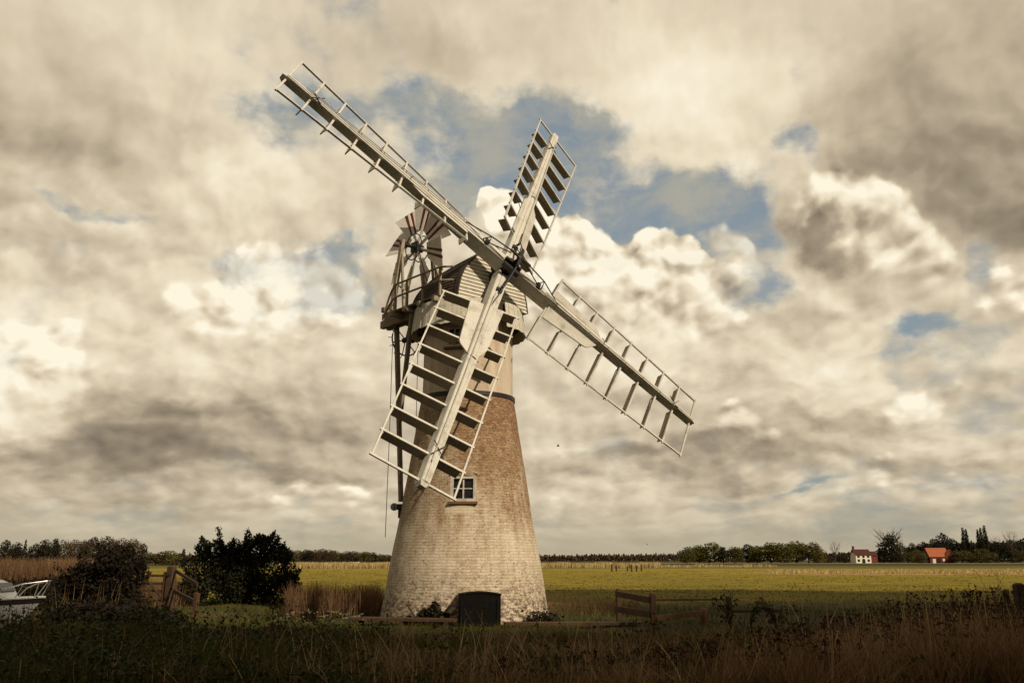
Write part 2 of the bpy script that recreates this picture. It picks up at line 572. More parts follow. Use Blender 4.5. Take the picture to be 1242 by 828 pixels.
def tower_material():
    m, g, b = material("whitewashed_brick", 0.9, 0.15)
    x, y, z = xyz(g, coords(g))
    ang = x.fn("ARCTAN2", y * -1.0)
    u = ang * 2.0
    wj = noise(g, coords(g), 3.0, 3, 0.5)
    uv = comb(g, u + (wj - 0.5) * 0.10, z + (wj - 0.5) * 0.035, 0.0)
    p = coords(g)
    br = g.nodes.new("ShaderNodeTexBrick")
    g.links.new(uv, br.inputs["Vector"])
    br.inputs["Scale"].default_value = 1.0
    br.inputs["Brick Width"].default_value = 0.235
    br.inputs["Row Height"].default_value = 0.078
    br.inputs["Mortar Size"].default_value = 0.009
    br.inputs["Mortar Smooth"].default_value = 0.5
    br.inputs["Bias"].default_value = 0.0
    br.inputs["Color1"].default_value = (0, 0, 0, 1)
    br.inputs["Color2"].default_value = (1, 1, 1, 1)
    br.inputs["Mortar"].default_value = (0.5, 0.5, 0.5, 1)
    rnd = X(g, br.outputs["Color"])
    mortar = X(g, br.outputs["Fac"])
    n1 = noise(g, p, 0.75, 7, 0.6)
    n2 = noise(g, vop(g, "MULTIPLY", p, (1, 1, 1.6)), 5.5, 6, 0.65)
    n3 = noise(g, p, 28, 3, 0.6)
    n4 = noise(g, vop(g, "MULTIPLY", p, (2.2, 2.2, 0.35)), 1.6, 6, 0.6)     # runs of dirt down the wall
    prof = X(g, ramp(g, z * 0.1, [(0.0, (0.34,) * 3), (0.05, (0.16,) * 3), (0.12, (0.10,) * 3), (0.22, (0.24,) * 3), (0.30, (0.50,) * 3), (0.42, (0.68,) * 3), (0.56, (0.80,) * 3), (0.634, (0.86,) * 3)]))
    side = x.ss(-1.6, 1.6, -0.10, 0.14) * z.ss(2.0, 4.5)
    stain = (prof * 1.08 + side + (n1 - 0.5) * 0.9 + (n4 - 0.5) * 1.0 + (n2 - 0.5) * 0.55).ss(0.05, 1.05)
    paint = mixc(g, (n4 - 0.5) * 1.6 + 0.40, (0.67, 0.575, 0.435), (0.46, 0.36, 0.245))
    tan = mixc(g, (n2 * 0.6 + n3 * 0.4).ss(0.36, 0.64), (0.40, 0.26, 0.145), (0.235, 0.135, 0.066))
    col = mixc(g, stain, paint, tan)
    rust = ((n1 * 0.45 + n2 * 0.55 + x * 0.10).ss(0.44, 0.66) * z.ss(4.3, 6.2)).max((n4 + x * 0.06).ss(0.60, 0.72) * z.ss(2.2, 4.0) * 0.55)
    col = mixc(g, rust * 0.72, col, (0.20, 0.082, 0.042))
    # single bricks a little lighter or darker, flakes of surviving paint, and pitted joints
    col = mixc(g, rnd.ss(0.55, 1.0) * 0.30 * stain, col, (0.50, 0.37, 0.235))
    col = mixc(g, rnd.ss(0.45, 0.0) * 0.22, col, (0.20, 0.125, 0.070))
    flk = noise(g, vop(g, "MULTIPLY", p, (1, 1, 2.6)), 9, 5, 0.65)
    col = mixc(g, flk.ss(0.56, 0.68) * 0.55 * stain, col, (0.55, 0.44, 0.30))
    pit = noise(g, vop(g, "ADD", vop(g, "MULTIPLY", p, (1, 1, 3.0)), (3.1, 1.7, 0.4)), 13, 5, 0.68)
    col = mixc(g, (pit + stain * 0.075 + z.ss(0.0, 2.2, 0.03, 0.0)).ss(0.565, 0.655) * 0.78 * z.ss(6.3, 6.36, 1.0, 0.45), col, (0.105, 0.062, 0.034))
    exposed = stain
    low = z.ss(0.0, 1.7, 1.0, 0.0) * (n2 + n3 * 0.4).ss(0.62, 0.80)
    col = mixc(g, low, col, (0.075, 0.055, 0.038))
    spots = ((noise(g, vop(g, "MULTIPLY", p, (1, 1, 2.2)), 8, 4, 0.6)) + z.ss(0.0, 3.0, 0.07, 0.0)).ss(0.645, 0.70) * 0.8
    col = mixc(g, spots, col, (0.11, 0.075, 0.05))
    col = mixc(g, mortar * (0.10 + n2 * 0.35) * z.ss(6.3, 6.36, 1.0, 0.0), col, (0.17, 0.115, 0.07))
    # smooth cream render above the iron band and under the lower window sill
    rend = mixc(g, (n4 - 0.5) * 2.4 + 0.35, (0.64, 0.545, 0.42), (0.42, 0.315, 0.215))
    rend = mixc(g, (noise(g, p, 4.5, 6, 0.65)).ss(0.58, 0.74) * 0.7, rend, (0.27, 0.17, 0.10))
    col = mixc(g, z.ss(6.33, 6.345), col, rend)
    patch = z.ss(2.83, 2.92) * z.ss(3.14, 3.17, 1.0, 0.0) * (x + 0.095 + (n2 - 0.5) * 0.1).fn("ABSOLUTE").ss(0.36, 0.42, 0.75, 0.0) * y.ss(0, 0.1, 1, 0)
    col = mixc(g, patch, col, (0.60, 0.51, 0.37))
    g.links.new(col, b.inputs["Base Color"])
    h = (1.0 - mortar) * 0.7 * z.ss(6.3, 6.36, 1.0, 0.12) + n3 * 0.5 + n2 * 0.6 - exposed * 0.5
    bump(g, b, h, 0.55, 0.02)
    return m


M["tower"] = tower_material()

# ------------------------------------------------------------------ the windmill
AZ, TILT, ROT = 0.733, 0.289, 4.166
R_TIP, W_WIDE, W_NARROW = 8.213, 1.384, 0.846
WEATHER_TIP, WEATHER_HEEL, F_OUT, F_IN, STOCK_BACK = -0.179, -0.446, 0.992, 0.208, -0.262
HUB = V((-0.103, 24.6, 10.162))
FWD = V((sin(AZ), -cos(AZ), 0))            # the way the sails face, level
LAT = V((cos(AZ), sin(AZ), 0))             # across the cap, away from the camera on the right
UP = V((0, 0, 1))
NRM = V((sin(AZ) * cos(TILT), -cos(AZ) * cos(TILT), sin(TILT)))
SU = UP.cross(NRM).normalized()
SV = NRM.cross(SU)
AX = HUB - FWD * 1.867
AX.z = 0
mill = thing("windmill", "white brick tower windmill with four open shuttered sails, boat cap and fantail", "windmill", AX)


def cap_pt(fwd, lat, z):
    return AX + FWD * fwd + LAT * lat + V((0, 0, z))


# tower -------------------------------------------------------------
PROF = [(0, 2.44), (0.4, 2.36), (1.54, 2.195), (2.8, 1.955), (4.74, 1.655), (6.33, 1.41), (6.34, 1.37), (8.95, 1.36)]


def tower_r(z):
    for (z0, r0), (z1, r1) in zip(PROF, PROF[1:]):
        if z <= z1:
            return r0 + (r1 - r0) * (z - z0) / (z1 - z0)
    return PROF[-1][1]


def make_tower():
    wins = []      # centre azimuth from straight towards the camera, half width, z0, z1
    cam_dir = atan2(-AX.x, AX.y)     # angle of the camera as seen from the tower, from -Y towards +X
    wins.append((cam_dir - 0.05, 0.36, 3.20, 3.93))
    wins.append((cam_dir - 0.32, 0.25, 7.72, 8.36))
    thetas = set(np.round(np.linspace(-pi, pi, 145)[:-1], 5))
    zs = set(np.round(np.linspace(-0.15, 8.95, 92), 4)) | {6.33, 6.34}
    for th, hw, z0, z1 in wins:
        r = tower_r((z0 + z1) / 2)
        a = hw / r
        thetas = {t for t in thetas if abs(t - th + a) > 0.02 and abs(t - th - a) > 0.02} | {th - a, th + a}
        zs = {z for z in zs if abs(z - z0) > 0.03 and abs(z - z1) > 0.03} | {z0, z1}
    thetas, zs = sorted(thetas), sorted(zs)
    mb = MB()
    n = len(thetas)
    for z in zs:
        r = tower_r(max(z, 0))
        for t in thetas:
            rr = r + 0.006 * sin(9 * t + 3 * z) * sin(5 * z)
            mb.v.append((AX.x + sin(t) * rr, AX.y - cos(t) * rr, z))
    def inside(i, j):
        tc = (thetas[i] + (thetas[(i + 1) % n] + (2 * pi if i == n - 1 else 0))) / 2
        zc = (zs[j] + zs[j + 1]) / 2
        return any(abs(tc - th) < hw / tower_r((z0 + z1) / 2) and z0 < zc < z1 for th, hw, z0, z1 in wins)
    for j in range(len(zs) - 1):
        for i in range(n):
            if not inside(i, j):
                mb.f.append((j * n + i, j * n + (i + 1) % n, (j + 1) * n + (i + 1) % n, (j + 1) * n + i))
                mb.m.append(0)
    for th, hw, z0, z1 in wins:      # reveals
        rr = tower_r((z0 + z1) / 2)
        o = V((sin(th), -cos(th), 0))
        s = V((cos(th), sin(th), 0))
        a = hw / rr
        def P(t, z, depth):
            r = tower_r(z)
            p = V((AX.x + sin(t) * r, AX.y - cos(t) * r, z))
            return p - o * depth
        for (ta, za), (tb, zb) in (((th - a, z0), (th + a, z0)), ((th + a, z0), (th + a, z1)), ((th + a, z1), (th - a, z1)), ((th - a, z1), (th - a, z0))):
            mb.add([P(ta, za, 0), P(tb, zb, 0), P(tb, zb, 0.35), P(ta, za, 0.35)], [(0, 1, 2, 3)])
    mb.build("tower", M["tower"], mill, smooth=True, fix=True)
    for k, (th, hw, z0, z1) in enumerate(wins):
        o = V((sin(th), -cos(th), 0))
        s = V((cos(th), sin(th), 0))
        zc = (z0 + z1) / 2
        c = V((AX.x, AX.y, 0)) + o * (tower_r(zc) * cos(hw / tower_r(zc)) - 0.05) + UP * zc
        lean = (UP * (z1 - z0) - o * (tower_r(z0) - tower_r(z1))).normalized()
        hh = (z1 - z0) / 2
        fr = MB()
        fw = 0.085
        fr.box(c - s * (hw - fw / 2), s * fw / 2, o * 0.05, lean * hh)
        fr.box(c + s * (hw - fw / 2), s * fw / 2, o * 0.05, lean * hh)
        fr.box(c + lean * (hh - fw / 2), s * (hw - fw - 0.001), o * 0.05, lean * fw / 2)
        fr.box(c - lean * (hh - fw / 2), s * (hw - fw - 0.001), o * 0.05, lean * fw / 2)
        fr.box(c - o * 0.012, s * 0.021, o * 0.025, lean * (hh - fw))
        fr.box(c - o * 0.012 + lean * 0.002, s * (hw - fw), o * 0.019, lean * 0.014)
        w = fr.build("window", M["white_old"], mill)
        pane = MB().box(c - o * 0.045, s * (hw - 0.03), o * 0.004, lean * (hh - 0.03))
        pane.build("pane", M["glass"], w)
        sill = MB().box(c - lean * (hh + 0.035) + o * 0.06, s * (hw + 0.04), o * 0.09, UP * 0.035)
        sill.build("sill", M["timber_brown"], w)
        if k == 0:     # low brick arch over the opening
            ar = MB()
            pts = []
            for i in range(9):
                t = -1 + i / 4
                pts.append((t * (hw + 0.03), 0.085 * (1 - t * t)))
            base = c + lean * (hh + 0.005) + o * 0.055
            poly = [base + s * a + lean * b for a, b in pts]
            ar.prism(poly, -o * 0.10)
            ar.build("arch", M["white_old"], w)
            rim = MB()
            for (a0, b0), (a1, b1) in zip(pts, pts[1:]):
                p0, p1 = base + s * a0 + lean * (b0 + 0.022), base + s * a1 + lean * (b1 + 0.022)
                rim.beam(p0 - o * 0.03, p1 - o * 0.03, lean, o, 0.03, 0.09)
            rim.build("hood_mould", M["timber_brown"], w)
    band = MB()
    r = 1.41
    band.lathe((AX.x, AX.y, 6.34), [(r - 0.03, -0.055), (r + 0.035, -0.055), (r + 0.035, 0.065), (r - 0.045, 0.065)], 96)
    band.build("iron_band", M["iron"], mill, smooth=True)


make_tower()


# cap ---------------------------------------------------------------
def cap_half(f):
    """half width of the boat cap at its foot, f metres in front of the axis"""
    if f > -0.2:
        return 1.48 - 0.13 * ((f + 0.2) / 1.35) ** 2
    t = min(1, (-0.2 - f) / 1.75)
    return 1.48 - 0.60 * t ** 2


def cap_ridge(f):
    return 11.02 - 0.05 * (1.15 - f) - 0.03 * (1.15 - f) ** 2


PROFT = [(0, 1.0), (0.17, 0.965), (0.34, 0.90), (0.50, 0.79), (0.69, 0.56), (0.86, 0.28), (1.0, 0.02)]


def prof_w(t):
    return float(np.interp(t, [a for a, _ in PROFT], [b for _, b in PROFT]))


def make_cap():
    Z0, rows = 9.12, 19
    fs = list(np.linspace(1.15, -1.95, 14))
    sides, gable = MB(), MB()
    for side in (-1, 1):
        for i in range(rows):
            t0, t1 = i / rows, (i + 1) / rows
            for a, b2 in zip(fs, fs[1:]):
                q = []
                for f, t, out in ((a, t0, 0.03), (b2, t0, 0.03), (b2, t1, 0.0), (a, t1, 0.0)):
                    H = cap_ridge(f) - Z0
                    q.append(cap_pt(f, side * (cap_half(f) * prof_w(t) + out), Z0 + H * t + (0.02 * (1 - t) if out == 0 else 0)))
                sides.add(q, [(0, 1, 2, 3)])
                q2 = []
                for f, out in ((a, 0.03), (b2, 0.03), (b2, 0.0), (a, 0.0)):
                    H = cap_ridge(f) - Z0
                    q2.append(cap_pt(f, side * (cap_half(f) * prof_w(t0) + out), Z0 + H * t0))
                sides.add(q2, [(0, 1, 2, 3)])
    f = -1.95     # stern boards
    H = cap_ridge(f) - Z0
    poly = [cap_pt(f, cap_half(f) * prof_w(i / 10), Z0 + H * i / 10) for i in range(11)] + [cap_pt(f, -cap_half(f) * prof_w(i / 10), Z0 + H * i / 10) for i in range(10, -1, -1)]
    sides.prism(poly, -FWD * 0.05)
    cap = sides.build("cap", M["cap_dark"], mill, fix=False)
    f = 1.155
    H = cap_ridge(f) - Z0
    rows = 17
    for i in range(rows):
        t0, t1 = i / rows, (i + 1) / rows - 0.004
        w0, w1 = cap_half(f) * prof_w(t0) + 0.03, cap_half(f) * prof_w(t1) + 0.03
        z0, z1 = Z0 + H * t0, Z0 + H * t1
        vs = [cap_pt(f, -w0, z0), cap_pt(f, w0, z0), cap_pt(f, w1, z1), cap_pt(f, -w1, z1),
              cap_pt(f + 0.05, -w0, z0), cap_pt(f + 0.05, w0, z0), cap_pt(f + 0.02, w1, z1), cap_pt(f + 0.02, -w1, z1)]
        gable.add(vs, [(0, 3, 2, 1), (4, 5, 6, 7), (0, 1, 5, 4), (1, 2, 6, 5), (2, 3, 7, 6), (3, 0, 4, 7)])
    gable.build("gable", M["board"], cap)
    trim = MB()
    for side in (-1, 1):
        pts = [cap_pt(f + 0.0, side * (cap_half(f) * prof_w(i / 12) + 0.055), Z0 + (H + 0.03) * i / 12) for i in range(13)]
        for p, q in zip(pts, pts[1:]):
            d = (q - p).normalized()
            trim.beam(p - FWD * 0.05, q - FWD * 0.05, d.cross(FWD), FWD, 0.035, 0.2)
    trim.build("barge_board", M["cap_dark"], cap)
    # petticoat: vertical boards round the foot of the cap
    pet = MB()
    n = 84
    R = 1.76
    for k in range(n):
        a = 2 * pi * (k + 0.5) / n
        az = (a + pi) % (2 * pi) - pi           # from -Y towards +X
        if 0.56 < az < 0.78:
            continue
        o = V((sin(a), -cos(a), 0))
        s = V((cos(a), sin(a), 0))
        jig = 0.008 * (k % 2)
        zb = 8.34 + 0.012 * ((k * 7) % 3)
        pet.beam(V((AX.x, AX.y, zb)) + o * (R + jig), V((AX.x, AX.y, 9.13)) + o * (R - 0.10 + jig), s, o, 2 * pi * R / n * 0.97, 0.03, 2 * pi * (R - .1) / n * 0.97, 0.03)
    pet.build("petticoat", M["board"], cap)
    ring = MB()
    ring.lathe((AX.x, AX.y, 0), [(1.40, 8.62), (1.58, 8.62), (1.58, 9.11), (0.0, 9.115)], 64)
    ring.build("curb", M["timber_dark"], cap)
    return cap


make_cap()

# windshaft and poll end
shaft = MB()
shaft.lathe(HUB, [(0.0, -1.9), (0.2, -1.9), (0.2, -0.55), (0.24, -0.5), (0.24, 0.17), (0.07, 0.19), (0.05, 0.58), (0.0, 0.58)], 20, axis=NRM)
shaft.build("windshaft", M["iron"], mill, smooth=True)
neck = MB()
neck.beam(HUB - NRM * 0.50, HUB - NRM * 0.10, SU, SV, 0.50, 0.50)
neck.build("canister", M["iron"], mill)


# sails -------------------------------------------------------------
def make_sail(idx):
    a = ROT - idx * pi / 2
    e = SU * cos(a) + SV * sin(a)
    c = SU * sin(a) - SV * cos(a)
    B = HUB + NRM * (0.0 if idx in (1, 3) else STOCK_BACK)
    n = NRM

    def weather(r):
        t = (r / R_TIP - F_IN) / (F_OUT - F_IN)
        return WEATHER_HEEL + (WEATHER_TIP - WEATHER_HEEL) * min(1, max(0, t))

    def dirs(r):
        w = weather(r)
        return c * cos(w) + n * sin(w), n * cos(w) - c * sin(w)

    def F(r, t, up=0.0):
        cw, nw = dirs(r)
        return B + e * r + cw * t + nw * up

    wh = MB()
    # stock: the heavy timber behind, whip: the long board-faced arm in front
    wh.beam(B - n * 0.245, B - n * 0.21 + e * 3.6, c, n, 0.30, 0.14, 0.22, 0.10)
    w_h, w_t = (0.40, 0.25) if idx in (0, 2) else (0.29, 0.115)
    wh.beam(B - n * 0.02, B - n * 0.02 + e * R_TIP, c, n, w_h, 0.36, w_t, 0.27)
    for t0, w0, w1, hgt in ((-0.33, 0.29, 0.29, 0.022), (0.0, 0.31, 0.31, 0.04), (0.33, 0.29, 0.29, 0.022)):
        wh.beam(B + e * 0.32 + c * t0 * w_h + n * (0.155 + hgt / 2), B + e * (R_TIP - 0.03) + c * t0 * w_t + n * (0.113 + hgt / 2), c, n, w0 * w_h, hgt, w1 * w_t, hgt)
    wh.beam(B + e * R_TIP - n * 0.02, B + e * (R_TIP + 0.09) - n * 0.01, c, n, w_t, 0.27, w_t * 0.6, 0.19)
    sail = wh.build("sail", M["white"], mill, bevel=0.006)

    bays = [R_TIP * (F_IN + (F_OUT - F_IN) * i / 8) for i in range(9)]
    fr = MB()
    for t in (W_WIDE, -W_NARROW):
        for r0, r1 in zip(bays, bays[1:]):
            cw, nw = dirs((r0 + r1) / 2)
            fr.beam(F(r0, t), F(r1, t), cw, nw, 0.045, 0.06)
    for i, r in enumerate(bays):
        cw, nw = dirs(r)
        fr.beam(F(r, -W_NARROW - 0.06), F(r, -0.10), e, nw, 0.055, 0.05)
        fr.beam(F(r, 0.10), F(r, W_WIDE + 0.06), e, nw, 0.055, 0.05)
    # slender diagonal back-stays from whip to frame
    for i in (2, 4, 6):
        fr.tube([F(bays[i], 0.1, -0.16), F(bays[i], W_WIDE * 0.8, -0.03)], 0.014, 6)
        fr.tube([F(bays[i], -0.1, -0.16), F(bays[i], -W_NARROW * 0.8, -0.03)], 0.014, 6)
    fr.build("sail_frame", M["white"], sail)

    for side in (1, -1):        # flat boards beside the whip at the heel
        bd = MB()
        t_in, t_out0, t_out1 = (0.19, 0.60, 0.47) if side > 0 else (0.19, 0.42, 0.34)
        r0, r1, r2 = bays[0] + 0.02, bays[2] + 0.12, bays[2] + 0.45
        poly = [F(r0, side * t_in, 0.055), F(r0, side * t_out0, 0.055), F(r1, side * t_out1, 0.055), F(r1 + 0.12, side * t_out1 * 0.86, 0.055), F(r2, side * 0.16, 0.055)]
        bd.prism(poly, n * 0.035)
        bd.build("heel_board", M["white"], sail)

    for i in range(8):
        r = bays[i]
        cw, nw = dirs(r)
        for side in (1, -1):
            inner = 0.15 + ((0.36 if side > 0 else 0.20) if i < 3 else 0)
            outer = (W_WIDE if side > 0 else W_NARROW) - 0.06
            psi = 0.16 + 0.05 * math.sin(3.1 * i + side + idx * 2.3)
            d = -nw * cos(psi) + e * sin(psi)
            m2 = e * cos(psi) + nw * sin(psi)
            ch = 0.25
            p0, p1 = F(r, side * inner, -0.03), F(r, side * outer, -0.03)
            sh = MB()
            sh.beam(p0 + d * ch / 2, p1 + d * ch / 2, d, m2, ch, 0.03)
            sh.build("shutter", M["shutter"], sail)

    r = bays[2] + 0.62
    ir = MB().tube([B + e * (r - 0.05) - c * 0.22 + n * 0.10, B + e * r + n * 0.20, B + e * (r - 0.05) + c * 0.22 + n * 0.10], 0.013, 6)
    ir.build("strap", M["iron"], sail)
    rx = bays[7] - 0.12
    ir = MB().beam(B + e * (rx - 0.22) - c * 0.14 + n * 0.165, B + e * (rx + 0.22) + c * 0.14 + n * 0.165, c, n, 0.03, 0.02)
    ir.build("strap", M["iron"], sail)
    ir = MB().beam(B + e * (rx + 0.16) - c * 0.2 + n * 0.19, B + e * (rx - 0.16) + c * 0.2 + n * 0.19, c, n, 0.03, 0.02)
    ir.build("strap", M["iron"], sail)
    rod = MB()
    rod.tube([B + e * 1.35 + c * 0.10 + n * 0.27, B + e * 2.6 + c * 0.09 + n * 0.22, B + e * (R_TIP - 0.6) + c * 0.07 + n * 0.19], 0.016, 6)
    for i in range(1, 8):
        rod.tube([B + e * bays[i] + c * 0.08 + n * 0.08, B + e * bays[i] + c * 0.08 + n * 0.22], 0.012, 5)
    rod.build("shutter_bar", M["white_old"], sail)
    # bell crank and link of the striking gear, carried on this sail
    cr = MB()
    k = B + e * 1.05 + n * 0.10
    sp = HUB + NRM * 0.56
    cr.box(k + n * 0.08, e * 0.06, c * 0.10, n * 0.06)
    top = k + n * 0.36 + e * 0.02
    cr.tube([k + n * 0.05 - e * 0.1, top, k + n * 0.05 + e * 0.16], 0.022, 6)
    cr.tube([top, sp + e * 0.32], 0.02, 6)
    cr.tube([k + n * 0.1, sp + e * 0.30 - n * 0.08], 0.018, 6)
    cr.tube([top, B + e * 1.9 + c * 0.08 + n * 0.2], 0.018, 6)
    cr.build("bell_crank", M["iron"], sail)


for i in range(4):
    make_sail(i)

sp = MB()
for i in range(4):
    a = ROT - i * pi / 2
    e = SU * cos(a) + SV * sin(a)
    c = SU * sin(a) - SV * cos(a)
    sp.beam(HUB + NRM * 0.56, HUB + NRM * 0.56 + e * 0.40, c, NRM, 0.10, 0.07, 0.06, 0.05)
    if i in (1, 3):
        sp.beam(HUB + NRM * 0.20 + c * (0.02 if i == 3 else -0.26) - e * 0.30, HUB + NRM * 0.20 + c * (0.02 if i == 3 else -0.26) + e * 0.30, c, NRM, 0.11, 0.15)
sp.lathe(HUB + NRM * 0.5, [(0, 0), (0.10, 0), (0.10, 0.10), (0.05, 0.13), (0, 0.13)], 16, axis=NRM)
sp.build("striking_spider", M["iron"], mill)

# gallery and fan stage ---------------------------------------------
ZG = 9.26
gal = MB()
for side in (-1, 1):
    for k in range(3):
        gal.beam(cap_pt(0.62, side * (1.30 + 0.14 * k), ZG), cap_pt(-2.0, side * (1.30 + 0.14 * k), ZG), LAT, UP, 0.125, 0.045)
for k in range(6):
    f = -2.0 - 0.15 * k
    gal.beam(cap_pt(f - 0.07, -1.25, ZG), cap_pt(f - 0.07, 1.25, ZG), FWD, UP, 0.135, 0.045)
gallery = gal.build("gallery", M["timber"], mill)
for f in (0.50, -0.25, -1.0, -1.75):
    for side in (-1, 1):
        b = MB()
        b.beam(cap_pt(f, side * 0.9, ZG - 0.11), cap_pt(f, side * 1.78, ZG - 0.11), FWD, UP, 0.13, 0.15)
        b.build("joist", M["timber_grey"], gallery)
for side in (-1, 1):
    b = MB()
    b.beam(cap_pt(-1.0, side * 1.12, ZG + 0.14), cap_pt(-3.05, side * 1.12, ZG + 0.14), LAT, UP, 0.19, 0.21)
    b.build("fan_beam", M["timber"], gallery)
    b = MB()
    b.beam(cap_pt(-1.2, side * 1.0, ZG - 0.16), cap_pt(-2.98, side * 1.0, ZG - 0.16), LAT, UP, 0.15, 0.24)
    b.beam(cap_pt(-1.2, side * 1.24, ZG - 0.16), cap_pt(-2.98, side * 1.24, ZG - 0.16), LAT, UP, 0.15, 0.24)
    b.build("fan_beam", M["timber"], gallery)
b = MB()
b.beam(cap_pt(-2.82, -1.35, ZG + 0.33), cap_pt(-2.82, 1.35, ZG + 0.33), FWD, UP, 0.16, 0.16)
b.build("fan_beam", M["timber"], gallery)
for side in (-1, 1):
    for f in (0.54, -0.32, -1.15, -1.78):
        b = MB()
        b.beam(cap_pt(f, side * 1.56, ZG - 0.15), cap_pt(f, side * 1.56, ZG + 0.92), FWD, LAT, 0.07, 0.07)
        b.build("post", M["timber_grey"], gallery)
    for h, drop in ((0.88, 0.95), (0.46, 0.5)):
        b = MB()
        pts = [cap_pt(0.56, side * 1.60, ZG + h), cap_pt(-1.7, side * 1.60, ZG + h)]
        for k in range(1, 7):
            t = k / 6
            pts.append(cap_pt(-1.7 - 1.0 * t, side * (1.60 - 0.2 * t), ZG + h - drop * t ** 1.9))
        b.tube(pts, 0.034, 6)
        b.build("handrail", M["timber_grey"], gallery)
    for h in (0.88, 0.46):
        b = MB().tube([cap_pt(0.57, side * 1.60, ZG + h), cap_pt(0.95, side * 1.38, ZG + h - 0.03)], 0.032, 6)
        b.build("handrail", M["timber_grey"], gallery)

# fantail -----------------------------------------------------------
FC = cap_pt(-2.90, 0.03, 12.10)
REAR = -FWD
hubm = MB()
hubm.lathe(FC, [(0, -0.20), (0.13, -0.20), (0.15, -0.1), (0.15, 0.1), (0.13, 0.2), (0, 0.2)], 16, axis=LAT)
hubm.tube([FC - LAT * 0.72, FC + LAT * 0.72], 0.055, 10)
hubm.box(FC - LAT * 0.12 + REAR * 0.0 - UP * 0.0, LAT * 0.05, REAR * 0.17, UP * 0.17)
fan = hubm.build("fantail", M["iron"], mill)
for k in range(8):
    a = 2 * pi * (k + 0.5) / 8
    u = REAR * cos(a) + UP * sin(a)
    w = -REAR * sin(a) + UP * cos(a)
    ph = radians(22)
    wd = w * cos(ph) + LAT * sin(ph)
    nn = u.cross(wd).normalized()
    bl = MB()

    def strip(t0a, t1a, t0b, t1b, ra, rb, th, mi):
        vs = [FC + u * ra + wd * t0a - nn * th, FC + u * ra + wd * t1a - nn * th, FC + u * rb + wd * t1b - nn * th, FC + u * rb + wd * t0b - nn * th,
              FC + u * ra + wd * t0a + nn * th, FC + u * ra + wd * t1a + nn * th, FC + u * rb + wd * t1b + nn * th, FC + u * rb + wd * t0b + nn * th]
        bl.add(vs, [(0, 3, 2, 1), (4, 5, 6, 7), (0, 1, 5, 4), (1, 2, 6, 5), (2, 3, 7, 6), (3, 0, 4, 7)], mi)
    ra, rb = 0.62, 1.53
    strip(-0.26, 0.26, -0.60, 0.60, ra, rb, 0.010, 0)
    strip(0.05, 0.115, 0.06, 0.165, ra - 0.005, rb + 0.004, 0.014, 1)
    strip(-0.115, -0.05, -0.165, -0.06, ra - 0.005, rb + 0.004, 0.014, 1)
    bl.beam(FC + u * 0.1, FC + u * (rb + 0.006), wd, nn, 0.085, 0.075, 0.075, 0.05, mi=0)
    bl.build("fan_blade", [M["fan_white"], M["fan_red"]], fan)
rg = MB()
for off in (-0.17, 0.17):
    pts = [FC + LAT * off + (REAR * cos(2 * pi * k / 32) + UP * sin(2 * pi * k / 32)) * 0.46 for k in range(33)]
    rg.tube(pts, 0.02, 6)
rg.build("ring", M["iron"], fan)
for side in (-1, 1):
    b = MB()
    b.beam(FC + LAT * side * 0.62 + UP * 0.14, cap_pt(-2.86, side * 0.98, ZG + 0.2), FWD, LAT, 0.14, 0.12, 0.17, 0.14)
    b.beam(FC + LAT * side * 0.65 - UP * 0.25, cap_pt(-2.05, side * 1.05, ZG + 0.25), FWD, LAT, 0.09, 0.07)
    b.beam(FC + LAT * side * 0.72 - UP * 1.5, cap_pt(-2.2, side * 0.98, ZG + 0.95), FWD, LAT, 0.08, 0.06)
    b.build("fan_post", M["timber_grey"], mill)

# chain wheel, chains and struts below the fan stage
CW = cap_pt(-2.25, -0.80, 8.55)
cw = MB()
pts = [CW + (LAT * cos(2 * pi * k / 28) + UP * sin(2 * pi * k / 28)) * 0.52 for k in range(29)]
cw.tube(pts, 0.024, 6)
for k in range(6):
    a = pi * k / 3 + 0.3
    cw.tube([CW, CW + (LAT * cos(a) + UP * sin(a)) * 0.51], 0.018, 5)
for k in range(14):
    a = 2 * pi * k / 14
    q = LAT * cos(a) + UP * sin(a)
    cw.tube([CW + q * 0.51, CW + q * 0.64 + REAR * 0.05], 0.012, 5)
cw.lathe(CW, [(0, -0.1), (0.09, -0.1), (0.09, 0.1), (0, 0.1)], 12, axis=FWD)
cw.tube([CW, CW + FWD * 0.9], 0.04, 8)
for k in range(4):
    cw.lathe(CW + FWD * (0.35 + 0.13 * k) + LAT * 0.12 * k, [(0, -0.04), (0.17 - 0.02 * k, -0.04), (0.17 - 0.02 * k, 0.04), (0, 0.04)], 10, axis=LAT if k % 2 else FWD)
cw.build("chain_wheel", M["iron"], mill)
for dx in (-0.50, 0.50):
    ch = MB()
    p = CW + LAT * dx
    q = V((p.x + 0.02, p.y - 0.25, 2.3))
    ch.tube([p, (p + q) / 2 + V((0.012, 0, 0)), q], 0.011, 5)
    ch.build("chain", M["rope"], mill)


def tower_left(z, out):
    """point just off the tower's left flank"""
    t = -1.42
    r = tower_r(z) + out
    return V((AX.x + sin(t) * r, AX.y - cos(t) * r, z))


